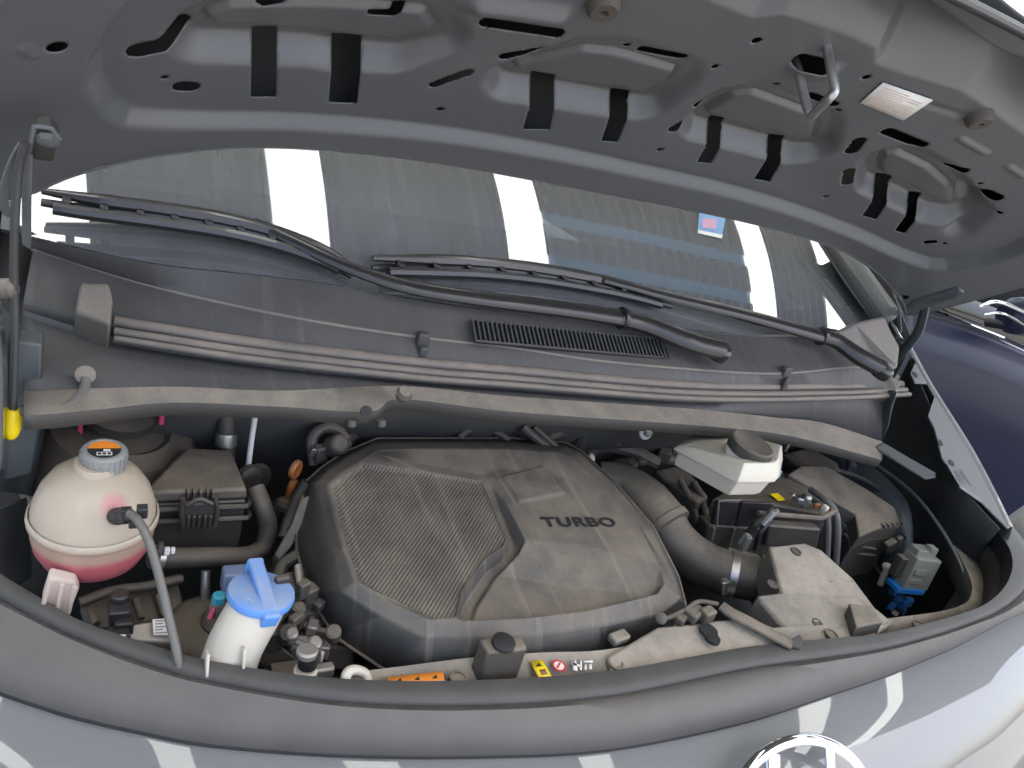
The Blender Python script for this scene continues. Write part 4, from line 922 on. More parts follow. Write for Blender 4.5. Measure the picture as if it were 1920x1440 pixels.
# --- front stop, prints and catch on the support
rs = thing('rubber_stop_block', 'black stop block with a round pad in the middle of the front support', 'block', tuple(P(945, 1275, z=-.66)))
MB().prism(PP([(898, 1196, -.608), (978, 1190, -.608), (990, 1216, -.610), (916, 1224, -.610)]), (0, -.002, -.05)).build('stop_body', M['dusty'], rs, bevel=.003)
MB().lathe([(.0135, -.002), (.0135, .002), (.011, .0035), (.001, .0035)], P(944, 1205, -.607), (0, -.05, 1), 24).build('stop_pad', M['black'], rs)
def flat(name, pts, z, m, parent=None): return mesh(name, PP(pts, z=z), [list(range(len(pts)))], m, parent, solid=.0008, offset=0)
ol = tag(flat('warning_label', [(727, 1270), (830, 1259), (834, 1279), (727, 1281)], -.645, M['orange_print']), 'orange warning label on the front support below the engine cover', 'label')
for (px, py) in ((748, 1275), (782, 1272), (815, 1269)): flat('label_triangle', [(px - 5, py + 3), (px + 3, py - 4), (px + 5, py + 3)], -.6444, M['black'], ol)
flat('label_strip', [(727, 1279), (834, 1276), (834, 1281), (727, 1283)], -.6445, M['white'], ol)
yl = tag(flat('caution_label', [(994, 1240), (1016, 1237), (1034, 1268), (1010, 1271)], -.6445, M['yellow']), 'small yellow caution label beside the black stop block', 'label')
flat('label_triangle', [(1004, 1250), (1010, 1243), (1016, 1249)], -.644, M['black'], yl); flat('label_print', [(1011, 1256), (1022, 1254), (1027, 1264), (1016, 1266)], -.644, M['orange'], yl)
rl = thing('prohibition_label', 'round red and white label on the tan front support', 'label', tuple(P(1048, 1248, z=-.645)))
k0 = P(1048, 1248, z=-.6442)
MB().lathe([(.0085, 0), (.0085, .0004), (.0062, .0004), (.0062, 0)], k0, (0, 0, 1), 28, caps=False).build('label_ring', M['red'], rl)
MB().lathe([(.0061, 0), (.0061, .0003), (.0001, .0003)], k0, (0, 0, 1), 28).build('label_disc', M['white'], rl)
tube('label_symbol', [k0 + Vector((-.004, -.003, .0006)), k0 + Vector((.003, .003, .0006))], .0012, M['red'], rl, n=2, seg=6, smooth=False)
sl2 = thing('symbol_print', 'white printed symbols at the right of the round red label', 'label', tuple(P(1090, 1246, z=-.645)))
sm = MB()
for a in ([(1074, 1236), (1080, 1236), (1083, 1258), (1074, 1256)], [(1072, 1241), (1088, 1247), (1088, 1251), (1072, 1246)], [(1087, 1236), (1091, 1236), (1091, 1256), (1087, 1256)], [(1094, 1238), (1111, 1238), (1111, 1242), (1094, 1242)], [(1096, 1245), (1100, 1245), (1100, 1256), (1096, 1256)], [(1104, 1245), (1109, 1244), (1110, 1254), (1105, 1255)]):
    sm.add(PP(a, z=-.6442), [[0, 1, 2, 3]])
sm.build('printed_marks', M['white'], sl2, solid=.0005)
sb = thing('support_block', 'dark upright block standing on the tan support at the right', 'block', tuple(P(1620, 1195, z=-.655)))
MB().prism([P(1592, 1130, z=-.622), P(1632, 1136, z=-.624), P(1656, 1166, z=-.632), P(1606, 1176, z=-.632)], (0, -.003, -.030)).build('block_body', M['dusty'], sb, bevel=.002)
ht = thing('bonnet_catch', 'dusty metal bonnet catch and release lever between the engine cover and the tan support', 'catch', tuple(P(1310, 1165, z=-.64)))
tube('release_lever', PP([(1352, 1136, -.618), (1372, 1150, -.619), (1400, 1164, -.622), (1440, 1186, -.627), (1482, 1208, -.632)]), .0095, M['dusty'], ht, flat=.5, seg=12, up=(0, -.2, 1))
MB().prism(PP([(1478, 1200, -.628), (1500, 1188, -.624), (1508, 1200, -.627), (1500, 1216, -.633), (1482, 1212, -.633)]), (0, 0, -.014)).build('lever_end', M['plastic_clean'], ht, bevel=.002)
MB().box(P(1300, 1148, z=-.622), (.03, .022, .014), Matrix.Rotation(.4, 3, 'Z')).box(P(1325, 1152, z=-.62), (.022, .016, .018), Matrix.Rotation(.2, 3, 'Z')).box(P(1278, 1158, z=-.628), (.024, .014, .012), Matrix.Rotation(.5, 3, 'Z')).build('catch_housing', M['dusty'], ht, bevel=.003)
tube('catch_cable', PP([(1238, 1160, -.628), (1256, 1157, -.626), (1290, 1140, -.617), (1310, 1128, -.612), (1345, 1132, -.614)]), .0032, M['plastic'], ht, n=24, seg=8)
MB().lathe([(.0075, 0), (.0075, .01), (.004, .012)], P(1240, 1162, z=-.632), (-.5, -.3, .6), 14).build('cable_end', M['dusty'], ht)
MB().box(P(1160, 1196, z=-.645), (.028, .016, .012), Matrix.Rotation(.2, 3, 'Z')).build('catch_tab', M['tan'], ht, bevel=.003)

# --- air intake duct on the right
du = thing('air_intake_duct', 'flat tan-dusted air duct sloping to the front at the right of the big hose', 'duct', tuple(P(1540, 1150, z=-.69)))
MB().prism(PP([(1442, 1024, -.612), (1508, 1017, -.610), (1540, 1030, -.612), (1600, 1084, -.624), (1640, 1138, -.636), (1672, 1164, -.645), (1655, 1172, -.646), (1608, 1118, -.635), (1428, 1122, -.632), (1418, 1116, -.633), (1464, 1110, -.628), (1450, 1056, -.618)]), (0, 0, -.06)).build('duct_body', M['tan'], du, bevel=.004)
MB().prism(PP([(1420, 1119, -.634), (1606, 1115, -.636), (1676, 1166, -.647), (1640, 1190, -.651), (1560, 1212, -.654), (1512, 1204, -.652), (1470, 1176, -.646)]), (0, 0, -.05)).build('duct_mouth', M['tan'], du, bevel=.005)
for (px, py, z) in ((1493, 1034, -.6125), (1553, 1085, -.6255), (1532, 1168, -.6455), (1448, 1096, -.6275)):
    MB().lathe([(.0085, -.001), (.0085, .0012), (.006, .0016), (.0055, .0004), (.001, .0004)], P(px, py, z), (0, -.12, 1), 18).build('duct_clip', M['plastic'], du)
tube('duct_bead', PP([(1600, 1112, -.634), (1560, 1088, -.627), (1600, 1090, -.626)]), .002, M['tan'], du, n=12, seg=6)

# --- big intake hose
ih = thing('intake_hose', 'big black intake hose bending from behind the engine cover to the tan duct', 'hose', tuple(P(1300, 1060, y=.70)))
hp0 = [P(1120, 905, y=.86), P(1165, 912, y=.84), P(1205, 938, y=.80), P(1248, 985, y=.745)]
tube('hose_cuff', hp0, [.037, .039, .0425, .0415], M['dusty'], ih, n=36, seg=32)
hp1 = [P(1240, 976, y=.755), P(1262, 1012, y=.725), P(1300, 1046, y=.695), P(1345, 1068, y=.665), P(1400, 1082, y=.635), P(1448, 1090, y=.61)]
tube('hose_elbow', hp1, [.0395, .0375, .037, .0365, .036, .036], M['hose_tan'] if 'hose_tan' in M else M['rubber'], ih, n=46, seg=32)
for k, (t0, t1, r) in enumerate(((hp0[3], hp1[1], .0435),)):
    MB().lathe([(r - .003, -.008), (r, -.006), (r, .006), (r - .003, .008)], hp0[3], tuple((hp1[1] - hp0[2]).normalized()), 36).build('hose_collar', M['dusty'], ih)
cpos = P(1372, 1076, y=.65); cax = (hp1[4] - hp1[3]).normalized()
ccl = MB().lathe([(.0368, -.006), (.0382, -.006), (.0382, .006), (.0368, .006)], cpos, tuple(cax), 40).build('hose_clamp', M['steel'], ih)
MB().box(P(1358, 1094, y=.618), (.012, .012, .014)).lathe([(.005, -.012), (.005, .012)], P(1356, 1102, y=.615), (.3, -.2, -1), 12).build('clamp_screw', M['steel'], ccl, bevel=.001)
MB().lathe([(.0365, -.006), (.041, -.005), (.041, .004), (.038, .006), (.038, .024), (.034, .026)], P(1425, 1088, y=.622), tuple(cax), 36).build('duct_flange', M['dusty'], ih)
MB().box(P(1392, 1040, y=.66), (.05, .008, .012), basis(cax, (0, 0, 1))).box(P(1398, 1020, y=.665), (.012, .008, .03)).build('hose_bracket', M['blue_steel'] if 'blue_steel' in M else M['hose_grey'], ih, bevel=.002)

# --- brake fluid reservoir
br = thing('brake_reservoir', 'creamy white brake fluid reservoir with a large black screw cap', 'reservoir', tuple(P(1390, 935, y=.75)))
def rp(px, py, y): return P(px, py, y=y)
seam = [rp(1268, 842, 0.780), rp(1372, 898, 0.660), rp(1382, 902, 0.650), rp(1448, 901, 0.650), rp(1456, 892, 0.655), rp(1462, 862, 0.690), rp(1405, 822, .80), rp(1300, 815, .83)]
topz = [rp(1284, 806, 0.785), rp(1300, 808, 0.780), rp(1378, 860, 0.690), rp(1392, 866, 0.680), rp(1446, 862, 0.680), rp(1456, 856, 0.685), rp(1400, 790, 0.815), rp(1310, 785, 0.845)]
cen = sum(seam, Vector()) / len(seam)
top = []
for s in seam:
    q = cen + (s - cen) * .86; q.z = s.z + (.026 if q.y < .72 else .012); top.append(q)
mid = [cen + (s - cen) * .97 + Vector((0, 0, .014)) for s in seam]
mid = [Vector((q.x, q.y, s.z + (.014 if q.y < .74 else .006))) for q, s in zip(mid, seam)]
fl1 = [s + (s - cen).normalized() * .004 + Vector((0, 0, .002)) for s in seam]; fl2 = [s + (s - cen).normalized() * .004 + Vector((0, 0, -.002)) for s in seam]
low1 = [Vector((*(cen + (s - cen) * .96).to_2d(), s.z - .004)) for s in seam]
low2 = []
for i, s in enumerate(seam):
    q = cen + (s - cen) * (.93 if i in (0, 7) else .84); low2.append(Vector((q.x, q.y, s.z - (.028 if i == 0 or i == 7 else .034))))
rings = [top, mid, fl1, fl2, low1, low2]
vv = []; ff = []; n8 = len(seam)
RN = 48
for r_l in rings: vv += resample([q for q in r_l], RN, False, True)
for i in range(len(rings) - 1):
    for j in range(RN): ff.append([i * RN + j, i * RN + (j + 1) % RN, (i + 1) * RN + (j + 1) % RN, (i + 1) * RN + j])
ff.append(list(range(RN))); ff.append([(len(rings) - 1) * RN + j for j in range(RN)][::-1])
mb = MB(); mb.add(vv, ff); mb.build('reservoir_body', M['cream'], br, bevel=.006, seg=3, angle=50)
bc = P(1411, 832, y=.697)
axb = Vector((.06, -.10, 1)).normalized()
MB().lathe([(.030, -.016), (.0345, -.0155), (.0355, -.004), (.0345, .001), (.031, .0032), (.0295, .0022), (.001, .0022)], bc, tuple(axb), 40, squash=lambda g, z: 1 + (.012 * math.cos(30 * g) if z < 0 else 0)).build('reservoir_cap', M['plastic'], br)
MB().lathe([(.033, -.026), (.033, -.012)], bc, tuple(axb), 32).build('filler_ring', M['cream'], br)
MB().prism([rp(1368, 824, 0.730), rp(1384, 818, 0.730), rp(1388, 842, 0.715), rp(1374, 836, 0.715)], (0, 0, -.006)).build('yellow_tab', M['yellow2'] if 'yellow2' in M else M['orange_print'], br)
MB().box(rp(1459, 888, 0.660), (.006, .008, .014)).build('level_plug', M['cyan2'] if 'cyan2' in M else M['blue_grey'], br, bevel=.002)
tube('reservoir_spout', [rp(1266, 800, 0.845), rp(1290, 806, 0.835)], .007, M['cream'], br, smooth=False, n=4)

# --- battery tray and box below the reservoir
bt = thing('battery', 'black battery box under the white brake fluid reservoir', 'battery', tuple(P(1450, 1050, y=.76)))
def zz(pts, z): return PP(pts, z=z)
ftl, ftr = P(1340, 938, y=.735), P(1545, 958, y=.70)
MB().prism([P(1336, 935, z=-.648), P(1420, 940, z=-.648), P(1540, 962, z=-.655), P(1566, 950, z=-.655), P(1500, 888, z=-.655), P(1420, 880, z=-.65)], (0, 0, -.09)).build('battery_case', M['plastic'], bt, bevel=.004)
tube('case_rim', [P(1420, 962, y=.705), P(1540, 972, y=.69), P(1566, 958, y=.71)], .005, M['dusty'], bt, smooth=False, n=20, seg=8)
MB().prism([P(1345, 940, y=.728), P(1385, 942, y=.722), P(1372, 986, y=.722), P(1336, 984, y=.728)], (0, .006, 0)).build('front_plate', M['plastic_clean'], bt, bevel=.001)
MB().prism([P(1392, 942, y=.72), P(1450, 944, y=.712), P(1440, 990, y=.712), P(1380, 988, y=.72)], (0, .006, 0)).build('front_plate', M['plastic_clean'], bt, bevel=.001)
tube('plate_edge', [P(1344, 984, y=.722), P(1348, 938, y=.724), P(1388, 938, y=.716)], .0018, M['tan'], bt, smooth=False, n=10, seg=6)
for (a, b) in (((1340, 990), (1328, 1040)), ((1378, 992), (1362, 1044))):
    tube('tray_rib', [P(*a, y=.718), P(*b, y=.712)], .0022, M['tan'], bt, smooth=False, n=2, seg=6)
MB().prism([P(1330, 985, y=.73), P(1450, 992, y=.705), P(1440, 1050, y=.705), P(1312, 1036, y=.73)], (0, .03, 0)).build('battery_tray', M['plastic'], bt, bevel=.003)
MB().prism([P(1442, 985, y=.70), P(1540, 992, y=.69), P(1532, 1030, y=.69), P(1434, 1024, y=.70)], (0, .02, 0)).build('case_front', M['plastic'], bt, bevel=.004)
MB().prism(PP([(1445, 926, -.643), (1458, 924, -.643), (1472, 936, -.645), (1460, 938, -.645)]), (0, 0, -.002)).build('battery_label', M['yellow'], bt)
tm_ = thing('battery_terminal', 'pale battery clamp with copper and white cable ends', 'terminal', tuple(P(1520, 950, y=.74)))
MB().box(P(1504, 938, y=.745), (.026, .018, .014), Matrix.Rotation(-.5, 3, 'Z')).lathe([(.008, -.01), (.008, .012), (.005, .014)], P(1510, 940, y=.74), (0, 0, 1), 14).box(P(1486, 930, y=.76), (.010, .010, .012)).build('terminal_clamp', M['steel'], tm_, bevel=.003)
MB().box(P(1545, 956, y=.715), (.010, .012, .020)).build('cable_lug', M['cream'], tm_, bevel=.003)
MB().box(P(1532, 948, y=.728), (.016, .008, .008)).box(P(1556, 960, y=.712), (.006, .006, .016)).build('copper_lug', M['orange'], tm_, bevel=.002)
tube('battery_cable', [P(1508, 925, y=.77), P(1530, 940, y=.745), P(1546, 955, y=.718), P(1552, 985, y=.705), P(1550, 1050, y=.69)], .0058, M['hose_grey'], tm_, n=30)
tube('battery_cable', [P(1520, 918, y=.78), P(1548, 938, y=.74), P(1566, 962, y=.715), P(1570, 1000, y=.70), P(1566, 1062, y=.685)], .0068, M['hose_grey'], tm_, n=30)
wr = thing('wiring_bracket', 'small wire loom bracket with a pale plug in front of the battery box', 'bracket', tuple(P(1400, 1020, y=.69)))
tube('loom', [P(1402, 1000, y=.70), P(1420, 982, y=.69), P(1440, 968, y=.69), P(1448, 955, y=.695)], .0062, M['plastic'], wr, n=20)
tube('loom', [P(1415, 1030, y=.685), P(1425, 1000, y=.685), P(1445, 975, y=.69)], .0042, M['plastic_clean'], wr, n=20)
MB().box(P(1396, 1012, y=.69), (.012, .010, .024), Matrix.Rotation(.25, 3, 'Y')).build('pale_plug', M['lightblue'] if 'lightblue' in M else M['grey_cap'], wr, bevel=.002)
MB().box(P(1440, 972, y=.68), (.008, .006, .028), Matrix.Rotation(.4, 3, 'Y')).box(P(1450, 965, y=.68), (.005, .006, .024), Matrix.Rotation(.4, 3, 'Y')).build('loom_clip', M['grey_cap'], wr, bevel=.001)

# --- fuse box on the right
fb = thing('fuse_box', 'long grey-lidded fuse box along the right inner wing', 'fuse box', tuple(P(1620, 1040, y=.74)))
lidp = [P(1478, 888, z=-.640), P(1500, 872, z=-.637), P(1548, 872, z=-.637), P(1622, 914, z=-.655), P(1678, 950, z=-.672), P(1690, 985, z=-.690), P(1648, 990, z=-.690), P(1612, 1006, z=-.692), P(1604, 962, z=-.672), P(1560, 936, z=-.660)]
MB().prism(lidp, (0, .004, -.035)).build('fuse_box_lid', M['lid'] if 'lid' in M else M['dusty'], fb, bevel=.004)
for k in range(5):
    t = k / 4
    MB().box(P(1652 + 34 * t, 984 - 6 * t, z=-.6885), (.0045, .016, .007), Matrix.Rotation(.35, 3, 'Z')).build('lid_groove', M['plastic'], fb, bevel=.001)
MB().prism([q + Vector((0, .004, -.032)) for q in lidp], (0, 0, -.10)).build('fuse_box_body', M['plastic'], fb, bevel=.003)
tube('clip_band', [P(1582, 1000, y=.735), P(1602, 1022, y=.722), P(1640, 1030, y=.72)], .0035, M['plastic'], fb, n=16, seg=8)
tube('clip_band', [P(1580, 1012, y=.735), P(1602, 1036, y=.722), P(1640, 1042, y=.72)], .0035, M['plastic'], fb, n=16, seg=8)
MB().box(P(1668, 1024, y=.712), (.026, .014, .03), Matrix.Rotation(-.5, 3, 'Y')).box(P(1684, 1016, y=.715), (.014, .012, .03), Matrix.Rotation(-.4, 3, 'Y')).build('side_clip', M['dusty'], fb, bevel=.003)
tube('fuse_box_hose', [P(1690, 1005, y=.74), P(1708, 1020, y=.735), P(1705, 1050, y=.73), P(1690, 1075, y=.725)], .0055, M['plastic_clean'], fb, n=24)

# --- relay connector, blue plugs
rc = thing('relay_connector', 'pale grey upright connector on a blue base in the right corner of the bay', 'connector', tuple(P(1705, 1115, y=.69)))
ra = (P(1729, 1034, y=.655) - P(1702, 1100, y=.645)).normalized()
rm2 = basis((1, -.25, .0), ra)
mid_r = P(1718, 1068, y=.65)
MB().box(mid_r, (.060, .036, .070), rm2).box(mid_r + rm2 @ Vector((-.004, .004, .040)), (.046, .026, .018), rm2).build('connector_body', M['grey_green'], rc, bevel=.002)
for q, sz in (((-.010, -.019, .006), (.026, .004, .014)), ((-.010, -.019, -.016), (.026, .004, .010)), ((.008, -.002, .052), (.016, .018, .010))):
    MB().box(mid_r + rm2 @ Vector(q), sz, rm2).build('connector_latch', M['grey_green'], rc, bevel=.001)
MB().box(mid_r + rm2 @ Vector((-.008, -.002, -.040)), (.066, .036, .012), rm2).build('connector_base', M['blue'], rc, bevel=.002)
MB().box(mid_r + rm2 @ Vector((-.038, .008, .000)), (.016, .020, .044), rm2).build('connector_side', M['dusty'], rc, bevel=.002)
wp = thing('white_plug', 'thin white plug leaning left of the grey connector', 'plug', tuple(P(1655, 1095, y=.70)))
tube('plug_body', [P(1650, 1096, y=.695), P(1662, 1066, y=.70)], .0062, M['white_plastic'], wp, smooth=False, n=6)
MB().lathe([(.008, 0), (.010, .002), (.010, .008), (.006, .011)], P(1662, 1066, y=.70), tuple((P(1662, 1066, y=.70) - P(1650, 1096, y=.695)).normalized()), 16).build('plug_head', M['white'], wp)
bp_ = thing('blue_plugs', 'cluster of bright blue plugs below the grey connector', 'plug', tuple(P(1692, 1150, y=.66)))
for (px, py, s) in ((1684, 1120, .012), (1692, 1132, .016), (1703, 1128, .014), (1690, 1146, .014), (1672, 1136, .011), (1676, 1108, .012)):
    MB().box(P(px, py, y=.665), (s, s, s * 1.3), Matrix.Rotation(px * .7, 3, 'Z')).lathe([(s * .3, -.012), (s * .35, .012)], P(px, py, y=.665), (.4, -.2, 1), 10).build('blue_plug', M['blue'], bp_, bevel=.002)
tag(MB().box(P(1678, 1149, y=.655), (.010, .010, .008)).build('small_fuse', M['yellow3'] if 'yellow3' in M else M['cream'], bevel=.001), 'tiny yellowish fuse beside the blue plugs', 'fuse')
tag(tube('wire_loom', [P(1700, 1090, y=.72), P(1720, 1120, y=.72), P(1735, 1080, y=.74), P(1720, 1010, y=.78)], .006, M['plastic_clean'], n=30), 'black wire loom behind the grey connector', 'loom')

# --- engine and pipework in the shadow round the cover
en_ = thing('engine', 'dark dusty engine block and pipework under the engine cover', 'engine', (-.3, .7, .64))
ec_ = MB().box((-.32, .72, .82), (.44, .30, .20)).box((-.56, .66, .86), (.06, .16, .10)).box((-.50, .60, .93), (.05, .05, .04)).box((-.10, .86, .92), (.16, .06, .08)).build('engine_block', M['dark'], en_, bevel=.006)
rnd_ = random.Random(7)
def eng_tube(pts, r, m, name='engine_pipe'): return tube(name, pts, r, m, en_, n=28, seg=10)
eng_tube([P(590, 870, y=.885), P(585, 825, y=.90), P(605, 803, y=.91), P(632, 806, y=.91), P(648, 826, y=.90)], .0085, M['dusty'], 'loop_hose')
MB().lathe([(.016, 0), (.016, .02), (.010, .026)], P(622, 838, y=.89), (.3, -.6, .6), 18).box(P(600, 850, y=.885), (.02, .016, .026), Matrix.Rotation(.4, 3, 'Z')).box(P(640, 836, y=.89), (.026, .016, .018)).build('fuel_fitting', M['dusty'], en_, bevel=.003)
for q in (P(586, 848, y=.88), P(634, 838, y=.875)): MB().box(q, (.007, .006, .014), Matrix.Rotation(.3, 3, 'Y')).build('bright_clip', M['steel'], en_, bevel=.001)
eng_tube([P(535, 1010, y=.80), P(548, 970, y=.82), P(565, 930, y=.83), P(580, 905, y=.835)], .011, M['plastic'], 'breather_hose')
eng_tube([P(520, 1060, y=.76), P(545, 1030, y=.78), P(552, 990, y=.80)], .009, M['plastic'], 'breather_hose')
eng_tube([P(558, 1060, y=.70), P(566, 1110, y=.67), P(580, 1150, y=.65), P(600, 1190, y=.62)], .0045, M['alu'], 'metal_line')
eng_tube([P(545, 1080, y=.70), P(556, 1130, y=.66), P(575, 1175, y=.63), P(640, 1190, y=.61)], .005, M['rubber'], 'loom')
eng_tube([P(520, 1180, y=.62), P(560, 1205, y=.60), P(600, 1220, y=.585)], .004, M['alu'], 'metal_line')
eng_tube([P(800, 812, y=.93), P(815, 800, y=.935), P(840, 800, y=.935), P(862, 818, y=.93)], .004, M['plastic'], 'loop_hose')
eng_tube([P(740, 790, y=.94), P(900, 788, y=.93), P(985, 815, y=.91), P(1010, 840, y=.90)], .006, M['plastic'], 'cable')
eng_tube([P(980, 800, y=.90), P(1000, 818, y=.89), P(1030, 842, y=.88)], .007, M['dusty'], 'cable')
eng_tube([P(1000, 800, y=.90), P(1022, 820, y=.89), P(1046, 842, y=.88)], .006, M['plastic'], 'cable')
eng_tube([P(1060, 850, y=.93), P(1085, 830, y=.92), P(1100, 800, y=.92), P(1110, 780, y=.93)], .012, M['plastic'], 'engine_pipe')
eng_tube([P(1165, 850, y=.95), P(1200, 832, y=.95), P(1240, 828, y=.95), P(1290, 840, y=.95)], .013, M['plastic'], 'engine_pipe')
eng_tube([P(1150, 872, y=.93), P(1200, 862, y=.93), P(1270, 862, y=.92)], .010, M['dusty'], 'engine_pipe')
MB().lathe([(.005, 0), (.008, .004), (.008, .012), (.004, .018)], P(1102, 866, y=.88), (0, -.3, 1), 12).build('pale_sensor', M['cream'], en_)
MB().lathe([(.0135, -.003), (.0145, 0), (.0135, .003), (.001, .003)], P(1211, 809, y=.86), (.1, -.9, .3), 24).build('white_tag', M['white'], en_)
for (px, py, y, r, m) in ((547, 1188, .60, .007, 'alu'), (541, 1186, .605, .010, 'dark'), (560, 1140, .63, .008, 'brown'), (625, 1185, .60, .009, 'brown'), (590, 1205, .585, .008, 'alu'), (540, 1120, .66, .006, 'dark')):
    MB().lathe([(r, -.012), (r, .002), (r * .7, .004), (.001, .004)], P(px, py, y=y), (rnd_.uniform(-.3, .3), -.3, 1), 12).build('engine_bolt', M[m], en_)
for i in range(46):
    px, py = rnd_.uniform(500, 640), rnd_.uniform(1090, 1265)
    if px > 500 + (py - 1000) * .75: continue
    y = .60 + rnd_.uniform(-.02, .06)
    s = rnd_.uniform(.008, .024)
    MB().box(P(px, py, y=y + .03), (s, s * rnd_.uniform(.5, 1.5), s * rnd_.uniform(.6, 1.8)), Matrix.Rotation(rnd_.uniform(0, 3), 3, 'Z')).build('engine_bracket', M[rnd_.choice(['dark', 'brown', 'plastic', 'alu', 'dark'])], en_, bevel=.002)
MB().prism([P(500, 1190, y=.62), P(560, 1240, y=.60), P(590, 1270, y=.60), P(520, 1275, y=.60), P(485, 1240, y=.62)], (0, .05, -.03)).build('engine_casting', M['brown'], en_, bevel=.006)
MB().box(P(545, 1256, y=.585), (.04, .02, .006)).build('rust_bracket', M['orange2'] if 'orange2' in M else M['brown'], en_)

# strut tower at the left rear, dusty
sw = thing('strut_tower', 'dusty dark strut tower behind the coolant tank', 'strut tower', (-.72, .95, .95))
MB().lathe([(.105, -.10), (.10, -.02), (.085, .0), (.058, .006), (.05, .0), (.02, .0)], P(232, 805, y=.95), (.15, -.1, 1), 40).build('tower_dome', M['brown'], sw)
MB().lathe([(.045, 0), (.045, .012), (.03, .018), (.001, .018)], P(222, 782, y=.95), (.15, -.1, 1), 30).build('tower_top', M['dark'], sw)
for (px, py) in ((150, 800), (303, 782)): MB().lathe([(.0035, -.01), (.0035, .016), (.001, .018)], P(px, py, y=.93), (0, 0, 1), 10).build('tower_stud', M['pink'], sw)
# right-hand strut tower and the long box against the bulkhead
sr = thing('strut_mount', 'dark strut tower and bulkhead ledge behind the white reservoir', 'strut tower', (.55, .95, .95))
MB().prism([P(1470, 850, y=.92), P(1520, 838, y=.94), P(1572, 868, y=.90), P(1580, 886, y=.86), P(1500, 876, y=.88)], (0, .03, -.03)).build('tower_ledge', M['dusty'], sr, bevel=.006)
tube('tower_pipe', [P(1560, 838, y=.95), P(1590, 848, y=.92), P(1598, 880, y=.88)], .010, M['apron'], sr)
MB().lathe([(.003, 0), (.003, .02), (.002, .022)], P(1472, 846, y=.90), (0, 0, 1), 8).build('tower_stud', M['steel'], sr)
tag(MB().prism([P(1228, 880, y=.90), P(1262, 872, y=.92), P(1290, 880, y=.91), P(1330, 930, y=.80), P(1310, 942, y=.79), P(1250, 900, y=.87)], (0, 0, -.08)).build('dark_canister', M['dusty'], bevel=.006), 'dark dusty canister between the big hose and the white reservoir', 'canister')

# --- neighbouring blue car beyond the right wing
nb = thing('blue_car', 'dark blue car parked beyond the right wing', 'car', (2.2, 1.6, 0))
def nbp(px, py, off=0.0, dn=0.0):
    """points on the blue car's flank, a plane standing across the view about 2.6 m away"""
    n = f_.copy(); n[2] = 0; n = n / np.linalg.norm(n); n = np.array([math.cos(.25) * n[0] - math.sin(.25) * n[1], math.sin(.25) * n[0] + math.cos(.25) * n[1], 0])
    q = ray(px, py); k = (2.75 + off) / (q @ n); return Vector(q * k + CAM) + Vector((0, 0, dn))
belt = [(1640, 578), (1700, 588), (1760, 608), (1840, 634), (1920, 668), (2000, 705)]
bl_ = [nbp(*p) for p in belt]
loft('door_panel', [[p + Vector((.10, .12, .012)) for p in bl_], [p + Vector((.02, .03, .004)) for p in bl_], bl_, [nbp(px, py + 60, -.03) for px, py in belt], [nbp(px, py + 120, -.04) for px, py in belt], [nbp(px, py + 170, -.03) for px, py in belt], [nbp(px, py + 230, .0) for px, py in belt], [nbp(px, py + 420, .02) for px, py in belt], [nbp(px, py + 900, .03) for px, py in belt]], 30, M['navy'], nb, angle=180)
loft('side_window', [[nbp(px, py - 2, .12) for px, py in belt], [nbp(px, py - 140, .30) for px, py in belt]], 12, M['lens'], nb, smooth=False)
tube('belt_moulding', [nbp(px, py - 8, .085) for px, py in [(1730, 595), (1800, 618), (1870, 645), (1960, 685)]], .010, M['chrome'], nb, n=20, flat=.6)
tube('belt_moulding', [nbp(px, py, .075) for px, py in [(1775, 590), (1830, 612), (1880, 632)]], .012, M['chrome'], nb, n=20, flat=.5)
mr = MB()
mr.lathe([(.002, -.06), (.05, -.055), (.075, -.02), (.080, .02), (.06, .06), (.03, .075), (.002, .08)], nbp(1905, 592, -.06), (1, -.3, .15), 24).build('mirror_shell', M['navy'], nb)
tube('mirror_trim', [nbp(1838, 575, -.10), nbp(1870, 566, -.12), nbp(1930, 590, -.13)], .014, M['chrome'], nb, flat=.6)
tube('mirror_trim', [nbp(1846, 590, -.11), nbp(1880, 588, -.14), nbp(1925, 612, -.14)], .010, M['chrome'], nb, flat=.6)
tube('mirror_arm', [nbp(1850, 604, .0), nbp(1890, 610, -.08)], .020, M['plastic_clean'], nb)

# --- looms, pipes and brackets filling the shadowed gaps
def et(name, pts, r, m, **k): return tube(name, [P(a, b, y=c) for a, b, c in pts], r, M[m], en_, seg=10, **k)
et('wiring_loom', [(470, 800, .97), (560, 795, .97), (640, 800, .96), (720, 792, .96), (860, 800, .95), (960, 795, .94), (1080, 812, .94), (1200, 808, .94)], .0085, 'brown', n=60)
et('brake_line', [(480, 818, .97), (600, 815, .97), (700, 806, .96), (820, 806, .95), (930, 812, .94), (1060, 822, .94)], .0035, 'alu', n=60)
et('brake_line', [(500, 790, .96), (620, 782, .96), (760, 784, .95), (900, 796, .94), (1010, 806, .93)], .0030, 'dusty', n=60)
et('heater_hose', [(640, 840, .92), (660, 815, .94), (700, 800, .96), (740, 805, .97)], .011, 'brown', n=26)
et('heater_hose', [(1100, 850, .95), (1130, 835, .95), (1180, 845, .94), (1230, 868, .92)], .014, 'dusty', n=26)
et('conduit', [(1010, 835, .90), (1040, 815, .91), (1070, 808, .92), (1120, 812, .93), (1160, 830, .93)], .008, 'brown', n=40)
et('conduit', [(860, 822, .91), (880, 806, .92), (920, 806, .92), (955, 826, .90)], .006, 'brown', n=26)
